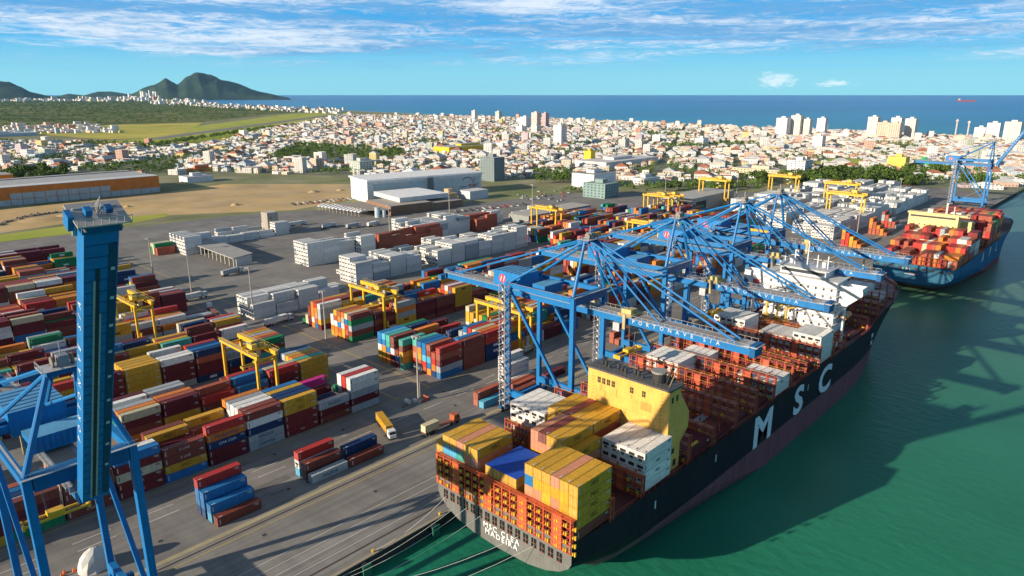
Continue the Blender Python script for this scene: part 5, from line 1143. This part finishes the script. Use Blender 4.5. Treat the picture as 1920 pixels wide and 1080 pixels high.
trk = MB((0.10, 0.07, 0.05)).tube((0, 0, 0), (0.1, 0, 4.2), 0.32, 6, r2=0.2).tube((0.1, 0, 3.4), (1.6, 0.5, 6), 0.16, 5, r2=0.07).tube((0.1, 0, 3.4), (-1.3, 0.9, 6.2), 0.16, 5, r2=0.07).tube((0.1, 0, 3.6), (0.2, -1.5, 6.3), 0.15, 5, r2=0.06).mesh('trunk', M_ROUGH)
CLUS = [([(612, 1161), (779, 984), (891, 1124), (851, 1460)], 420, 1.15), ([(150, 1073), (278, 1060), (315, 1195), (150, 1202)], 170, 1.3), ([(319, 1159), (414, 1057), (464, 1179), (352, 1273)], 120, 1.0), ([(657, 435), (775, 334), (885, 375), (736, 500)], 95, 1.0),
        ([(833, 270), (913, 226), (1061, 262), (1020, 357), (890, 350)], 200, 1.5), ([(873, 216), (844, 128), (947, 128), (1001, 243)], 150, 1.1), ([(675, 593), (712, 553), (812, 631), (797, 701)], 60, 1.1), ([(1060, 300), (1200, 180), (1240, 250), (1120, 330)], 90, 1.2), ([(560, 1560), (1250, 2260), (1230, 2290), (540, 1600)], 260, 1.2), ([(870, 380), (960, 310), (985, 345), (890, 430)], 50, 1.2),
        ([(1330, 780), (1500, 640), (1560, 700), (1380, 860)], 80, 1.2), ([(1300, 1250), (1420, 1150), (1480, 1220), (1350, 1330)], 70, 1.1), ([(960, 240), (1100, 130), (1180, 140), (1010, 280)], 80, 1.1), ([(590, 470), (610, 455), (660, 500), (640, 520)], 12, 0.8)]
YP_ = YARD
TREES = []; q = random.Random(21)
for P_, n, s in CLUS:
    xs = [p[0] for p in P_]; ys = [p[1] for p in P_]; k = 0
    while k < n:
        x, y = q.uniform(min(xs), max(xs)), q.uniform(min(ys), max(ys))
        if pip(x, y, P_) and not pip(x, y, YP_): TREES.append((x, y, s*q.uniform(0.75, 1.35))); k += 1
# ------------------------------------------------------------------ town
CITY = [(2314, 3457), (2627, 2684), (2566, 1942), (2397, 1113), (2342, 740), (2217, 287), (2190, 140), (947, 128), (1001, 243), (915, 396), (806, 477), (769, 600), (700, 640), (600, 700), (590, 800), (478, 988), (400, 1021), (253, 1307), (0, 1500), (200, 2092), (415, 2092), (544, 1897), (710, 1611), (1252, 2279)]
NOGO = [[(1170, 435), (1233, 370), (1376, 345), (1333, 455)]] + [c[0] for c in CLUS] + [YARD, [(880, 625), (1050, 625), (1050, 700), (880, 700)], [(915, 1025), (1085, 1025), (1085, 1085), (915, 1085)], [(680, 500), (740, 500), (740, 550), (680, 550)], [(610, 440), (660, 440), (660, 480), (610, 480)]]
WALLC = [(0.78, 0.76, 0.72)]*9+[(0.66, 0.63, 0.58)]*5+[(0.72, 0.62, 0.48)]*4+[(0.68, 0.45, 0.35)]*2+[(0.62, 0.63, 0.62)]*4+[(0.66, 0.55, 0.25), (0.45, 0.55, 0.60), (0.55, 0.3, 0.22), (0.5, 0.55, 0.45), (0.60, 0.48, 0.50)]
ROOFC = [(0.36, 0.15, 0.09)]*3+[(0.42, 0.25, 0.17)]*2+[(0.60, 0.58, 0.55)]*7+[(0.38, 0.38, 0.37)]*4+[(0.27, 0.23, 0.21)]*2+[(0.76, 0.75, 0.73)]*6
ROOFN = ['terracotta']*3+['light terracotta']*2+['pale']*7+['grey']*4+['dark']*2+['white']*6
def house(b, lx, ly, h, wc, rc, gable, q, win):
    b.box(0, 0, 0, lx, ly, h, wc, rc, bottom=False)
    if gable:
        e = 0.4; rz = h+min(lx, ly)*0.24
        A, B_, C_, D = (-e, -e, h+.02), (lx+e, -e, h+.02), (lx+e, ly+e, h+.02), (-e, ly+e, h+.02)
        if lx >= ly: m0, m1 = (ly*0.35, ly/2, rz), (lx-ly*0.35, ly/2, rz); b.poly([A, B_, m1, m0], rc); b.poly([C_, D, m0, m1], rc); b.poly([D, A, m0], rc); b.poly([B_, C_, m1], rc)
        else: m0, m1 = (lx/2, lx*0.35, rz), (lx/2, ly-lx*0.35, rz); b.poly([D, A, m0, m1], rc); b.poly([B_, C_, m1, m0], rc); b.poly([A, B_, m0], rc); b.poly([C_, D, m1], rc)
    else:
        for (x0, y0, x1, y1) in ((0, 0, lx, 0.25), (0, 0.25, 0.25, ly), (lx-0.25, 0.25, lx, ly)): b.box(x0, y0, h, x1, y1, h+0.6, wc, bottom=False)
        if q.random() < 0.45: b.box(lx*.3, ly*.3, h, lx*.3+2, ly*.3+2, h+2.0, (0.3, 0.4, 0.5) if q.random() < .5 else wc, bottom=False)
    if win:
        for f_ in range(max(1, int(h/3))):
            z = 1.0+f_*3
            for k in range(int(ly/4)): b.box(-0.05, 1.3+k*4, z, 0, 2.7+k*4, z+1.2, (0.07, 0.08, 0.10), bottom=False)
            for k in range(int(lx/4)): b.box(1.3+k*4, -0.05, z, 2.7+k*4, 0, z+1.2, (0.07, 0.08, 0.10), bottom=False)
from mathutils import noise as mnz
sheet('town_paving', CITY, 0.12, mat('town_paving', 0.95, color=(0.27, 0.26, 0.22), var=0.25, vscale=0.03, spec=0.1, mottled=(0.02, (0.16, 0.19, 0.09))))
LOTS = []; q = random.Random(33); th = R(28); ct_, st_ = math.cos(th), math.sin(th)
for iu in range(-44, 365):
    for iv in range(-166, 365):
        if iu % 9 == 0 or iv % 5 == 0: continue                         # streets
        u, v = iu*12.2, iv*12.2; x, y = u*ct_-v*st_, u*st_+v*ct_
        if x < 0 or x > 2700 or y < 100 or y > 3600 or not pip(x, y, CITY): continue
        if any(pip(x, y, P_) for P_ in NOGO): continue
        side = abs(x*math.sin(HEAD)-y*math.cos(HEAD)); fwd = x*math.cos(HEAD)+y*math.sin(HEAD)
        if side > fwd*0.80+60: continue
        left = (y > x*0.95 and x < 900)
        x += q.uniform(-2.5, 2.5); y += q.uniform(-2.5, 2.5); r_ = q.random(); pn = mnz.noise(Vector((x/170.0, y/170.0, 4.0)))+0.5*mnz.noise(Vector((x/60.0, y/60.0, 9.0)))
        if pn > (0.30 if left else 0.42):
            TREES.append((x, y, q.uniform(0.7, 1.2))); continue
        if r_ < (0.38 if left else 0.22): 
            if q.random() < (0.8 if left else 0.55): TREES.append((x+q.uniform(-4, 4), y+q.uniform(-4, 4), q.uniform(0.5, 0.95)))
            continue
        if q.random() < 0.28: TREES.append((x+7, y+6, q.uniform(0.45, 0.85)))
        LOTS.append((x, y, fwd))
LOTS.sort(key=lambda t: t[2]); town = MB(); nh = 0
for k, (x, y, fw_) in enumerate(LOTS):
    q = random.Random(k*7+1); big = q.random()
    lx, ly = q.uniform(6.5, 11), q.uniform(6.5, 11); h = q.choice((3.0, 3.1, 3.2, 3.4, 3.6, 6.0, 6.2, 6.4))
    if big < 0.016: h = q.uniform(10, 22); lx = ly = q.uniform(12, 16)
    elif big < 0.09: lx, ly, h = q.uniform(18, 30), q.uniform(14, 22), q.uniform(5, 8)
    wc = dim(q.choice(WALLC), q.uniform(0.85, 1.08)); ri = q.randrange(len(ROOFC)); rc = dim(ROOFC[ri], q.uniform(0.85, 1.1)); ga = h < 10 and ri < 7 or q.random() < 0.25
    if big >= 0.035 and big < 0.09: rc = q.choice(((0.6, 0.6, 0.6), (0.45, 0.47, 0.5), (0.5, 0.5, 0.48), (0.38, 0.15, 0.09)))
    rz = th+q.choice((0, 0, math.pi/2*0))+q.uniform(-.06, .06)
    b = MB(); house(b, lx, ly, h, wc, rc, ga, q, k < 3500)
    if nh < 300 and fw_ > 500:
        nh += 1; wn = 'white' if min(wc) > 0.55 else 'cream' if wc[0] > 0.6 else 'coloured'
        o = b.build('town_house', M_ROUGH); o.location = (x, y, 0.02); o.rotation_euler = (0, 0, rz)
        tag(o, '%s house with %s %s roof, %s, at near edge of town' % (wn, ROOFN[ri], 'pitched' if ga else 'flat', 'single storey' if h < 5 else 'two storeys' if h < 8 else 'several storeys'), 'house', 'houses at the near edge of the town')
    else:
        c_, s_ = math.cos(rz), math.sin(rz); i0 = len(town.v)
        town.v.extend([(x+p[0]*c_-p[1]*s_, y+p[0]*s_+p[1]*c_, p[2]+0.02) for p in b.v]); town.f.extend([tuple(i0+t for t in f_) for f_ in b.f]); town.c.extend(b.c)
# far settlements on the left and along the bay
def scatter(P_, n, seed, smin, smax, hmin, hmax):
    q = random.Random(seed); xs = [p[0] for p in P_]; ys = [p[1] for p in P_]; k = 0
    while k < n:
        x, y = q.uniform(min(xs), max(xs)), q.uniform(min(ys), max(ys))
        if not pip(x, y, P_): continue
        k += 1; s = q.uniform(smin, smax); h = q.uniform(hmin, hmax)*(2.2 if q.random() < .1 else 1); town.box(x, y, 0, x+s, y+s*q.uniform(.6, 1.2), h, dim(q.choice(WALLC), 0.95), q.choice(ROOFC), bottom=False)
scatter([(520, 2500), (760, 2300), (900, 2990), (600, 2990)], 260, 1, 10, 26, 4, 9)
scatter([(2450, 3700), (2900, 4300), (3130, 5550), (3600, 7700), (3200, 7600), (2800, 5600), (2500, 4400)], 900, 2, 14, 34, 5, 14)
scatter([(3700, 7900), (4950, 11900), (4600, 12400), (3200, 8600)], 420, 3, 25, 55, 8, 30)
scatter([(4900, 12200), (6000, 16000), (7000, 19000), (2000, 17600), (2000, 15500)], 420, 4, 40, 90, 12, 40)
scatter([(5000, 13000), (6400, 16800), (5600, 17000), (4800, 13800)], 70, 6, 40, 70, 40, 90)
scatter([(8200, 17900), (8900, 17300), (9300, 17600), (8500, 18200)], 120, 5, 40, 90, 15, 50)
tag(town.build('town_buildings', M_ROUGH), 'thousands of small white and terracotta roofed buildings of the town stretching to the sea', 'town', kind='stuff')
print('LOTS', len(LOTS), 'TREES', len(TREES), 'town faces', len(town.f))

def dcam(t): return t[0]*math.cos(HEAD)+t[1]*math.sin(HEAD)
TREES = [t for t in TREES if abs(t[0]*math.sin(HEAD)-t[1]*math.cos(HEAD)) < dcam(t)*0.8+40]
TREES.sort(key=lambda t: dcam(t)/t[2])
q = random.Random(4)
for k, (x, y, s) in enumerate(TREES[:300]):
    g = thing('tree', 'broad leafy dark green tree among the other trees at the near edge of the town', 'tree', (x, y, 0), q.uniform(0, 6.28), 'trees at the near edge of the town'); g.scale = (s, s, s*q.uniform(0.85, 1.15))
    link('crown', TM[k % 6], g); link('trunk', trk, g)
wood = MB(); small = [crown_mesh(50+k, 4.5, 8.0, 7, 46) for k in range(4)]
def add_tree(x, y, s, vs=1.0):
    b = q.choice(small); a = q.uniform(0, 6.28); c_, s_ = math.cos(a)*s, math.sin(a)*s; i0 = len(wood.v); gq = q.uniform(0.75, 1.25)
    wood.v.extend([(x+p[0]*c_-p[1]*s_, y+p[0]*s_+p[1]*c_, p[2]*s*vs) for p in b.v]); wood.f.extend([tuple(i0+t for t in f_) for f_ in b.f]); wood.c.extend([dim(c, gq) for c in b.c])
big_leaf = [crown_mesh(80+k, 5.5, 7.5, 6, 26) for k in range(4)]; small_n = list(small)
for k, (x, y, s) in enumerate(TREES[300:]): add_tree(x, y, s*(1.0 if k < 1500 else 1.1))
small = big_leaf
F_ = [(599, 3005), (756, 3005), (1300, 2990), (2195, 4000), (2850, 4522), (3000, 5616), (3500, 7791), (4800, 11834), (2500, 15000), (400, 6000)]
k = 0
while k < 3400:
    x, y = q.uniform(300, 4800), 3000*math.exp(q.uniform(0, 1.6))
    if not pip(x, y, F_) or abs(x*math.sin(HEAD)-y*math.cos(HEAD)) > dcam((x, y))*0.8: continue
    add_tree(x, y, 1.4+y/3600.0, 0.6); k += 1
tag(wood.build('woodland', M_LEAF), 'dark green woodland and scattered trees between the houses and across the far plain', 'woodland', kind='stuff')
# a single bush and rough heaps near the sandy lot
g = thing('bush', 'round dark bush beside the open shed', 'bush', (222, 505, 0)); link('crown', TM[0], g, (0, 0, -2.2)).scale = (1.0, 1.0, 0.8)
b = MB((0.20, 0.16, 0.12)); q = random.Random(14)
for k in range(90):
    t = k/89; x = 132+80*t+q.uniform(-3, 3); y = 735+45*math.sin(t*2.6)+q.uniform(-3, 3); r_ = q.uniform(1, 3); n = 6; g0 = q.uniform(.7, 1.3)
    pts = [(x+r_*math.cos(a*6.28/n)*q.uniform(.7, 1.2), y+r_*math.sin(a*6.28/n)*q.uniform(.7, 1.2), 0.05) for a in range(n)]
    for a in range(n): b.poly([pts[a], pts[(a+1) % n], (x, y, r_*0.8)], dim((0.20, 0.16, 0.12), g0))
tag(b.build('rubble_heap', M_ROUGH), 'low ridge of grey brown rubble along the sandy lot', 'rubble', kind='stuff')
b = MB((0.40, 0.27, 0.13)); 
for (x, y, r_, h_) in ((170, 745, 20, 1.5), (190, 750, 12, 2), (330, 700, 5, 2), (440, 730, 7, 2), (470, 720, 5, 1.6), (250, 770, 4, 1.5)):
    n = 14
    for k in range(n):
        a0, a1 = 6.283*k/n, 6.283*(k+1)/n; P0 = (x+r_*math.cos(a0), y+r_*math.sin(a0), 0.06); P1 = (x+r_*math.cos(a1), y+r_*math.sin(a1), 0.06); b.poly([P0, P1, (x+r_*.4*math.cos(a1), y+r_*.4*math.sin(a1), h_), (x+r_*.4*math.cos(a0), y+r_*.4*math.sin(a0), h_)]); b.poly([(x+r_*.4*math.cos(a0), y+r_*.4*math.sin(a0), h_), (x+r_*.4*math.cos(a1), y+r_*.4*math.sin(a1), h_), (x, y, h_*1.2)])
tag(b.build('earth_mound', M_SAND), kind='structure')

# ------------------------------------------------------------------ hills across the bay
M_HILL = mat('wooded_hill', 0.95, color=(0.022, 0.060, 0.050), var=0.45, vscale=0.0012, spec=0.05, mottled=(0.0006, (0.05, 0.075, 0.04)))
from mathutils import noise as mn
def hills(name, prof, D, depth, na=120, nd_=26, seed=0.0):
    """prof: list of (azimuth, height in m); ridge at distance D from the camera's foot point"""
    prof = sorted(prof); b = MB(); a0, a1 = prof[0][0], prof[-1][0]; vs = []
    for j in range(nd_+1):
        r_ = D+(j/nd_-0.5)*2*depth
        for i in range(na+1):
            a = a0+(a1-a0)*i/na; h = lerp_tab(a, prof); f_ = math.cos((j/nd_-0.5)*math.pi)**1.2 if 0 < j < nd_ else 0
            n_ = mn.fractal(Vector((a*60+seed, r_/900.0, seed)), 0.9, 2.1, 5)
            rdg = 1-abs(mn.noise(Vector((a*50+seed, r_/3600.0, 3.0))))*0.3
            z = max(-8, h*f_*(rdg if f_ < 0.97 else 1)*(1+0.10*n_)-4); vs.append((r_*math.cos(a), r_*math.sin(a), z))
    W = na+1; b.v = vs
    for j in range(nd_):
        for i in range(na):
            k = j*W+i; b.f.append((k+1, k, k+W, k+W+1)); b.c.append(b.col)
    return tag(b.build(name, M_HILL, smooth=True), kind='structure')
def hh(v): return max(0, (185.4-v)/1359*20000)*0.94
hills('hills', [(1.2444, hh(183)), (1.235, hh(176)), (1.2213, hh(166)), (1.205, hh(158)), (1.1946, hh(150)), (1.186, hh(156)), (1.1826, hh(159)), (1.172, hh(147)), (1.160, hh(140)), (1.1517, hh(138)), (1.143, hh(141)), (1.132, hh(149)), (1.1234, hh(152)), (1.11, hh(158)), (1.0975, hh(166)), (1.085, hh(172)), (1.0779, hh(174)), (1.065, hh(178)), (1.0512, hh(182)), (1.048, 0)], 20000, 2200, seed=1.3)
hills('hills', [(1.46, hh(150)), (1.3900, hh(152)), (1.3665, hh(155)), (1.355, hh(158)), (1.345, hh(165)), (1.338, hh(172)), (1.325, hh(177)), (1.31, hh(181)), (1.30, 0)], 20000, 1800, na=60, seed=5.1)
hills('hills', [(1.32, hh(183)), (1.30, hh(175)), (1.285, hh(178)), (1.27, hh(170)), (1.255, hh(171)), (1.243, hh(174)), (1.225, hh(176)), (1.20, hh(182))], 23500, 1200, na=60, seed=9.1)

# ------------------------------------------------------------------ air between here and the far hills
b = MB(); b.box(-9000, -9000, -9, 26000, 26000, 900)
hz = b.build('haze'); hz.data.materials.clear(); m = bpy.data.materials.new('haze'); m.use_nodes = True; n = m.node_tree.nodes
n.remove(n['Principled BSDF']); pv = n.new('ShaderNodeVolumePrincipled'); pv.inputs['Color'].default_value = (0.35, 0.68, 1.0, 1); pv.inputs['Density'].default_value = 0.000009
pv.inputs['Anisotropy'].default_value = 0.0
m.node_tree.links.new(pv.outputs[0], n['Material Output'].inputs['Volume']); hz.data.materials.append(m); tag(hz, 'thin blue haze over the port, town and bay', 'haze', kind='stuff')
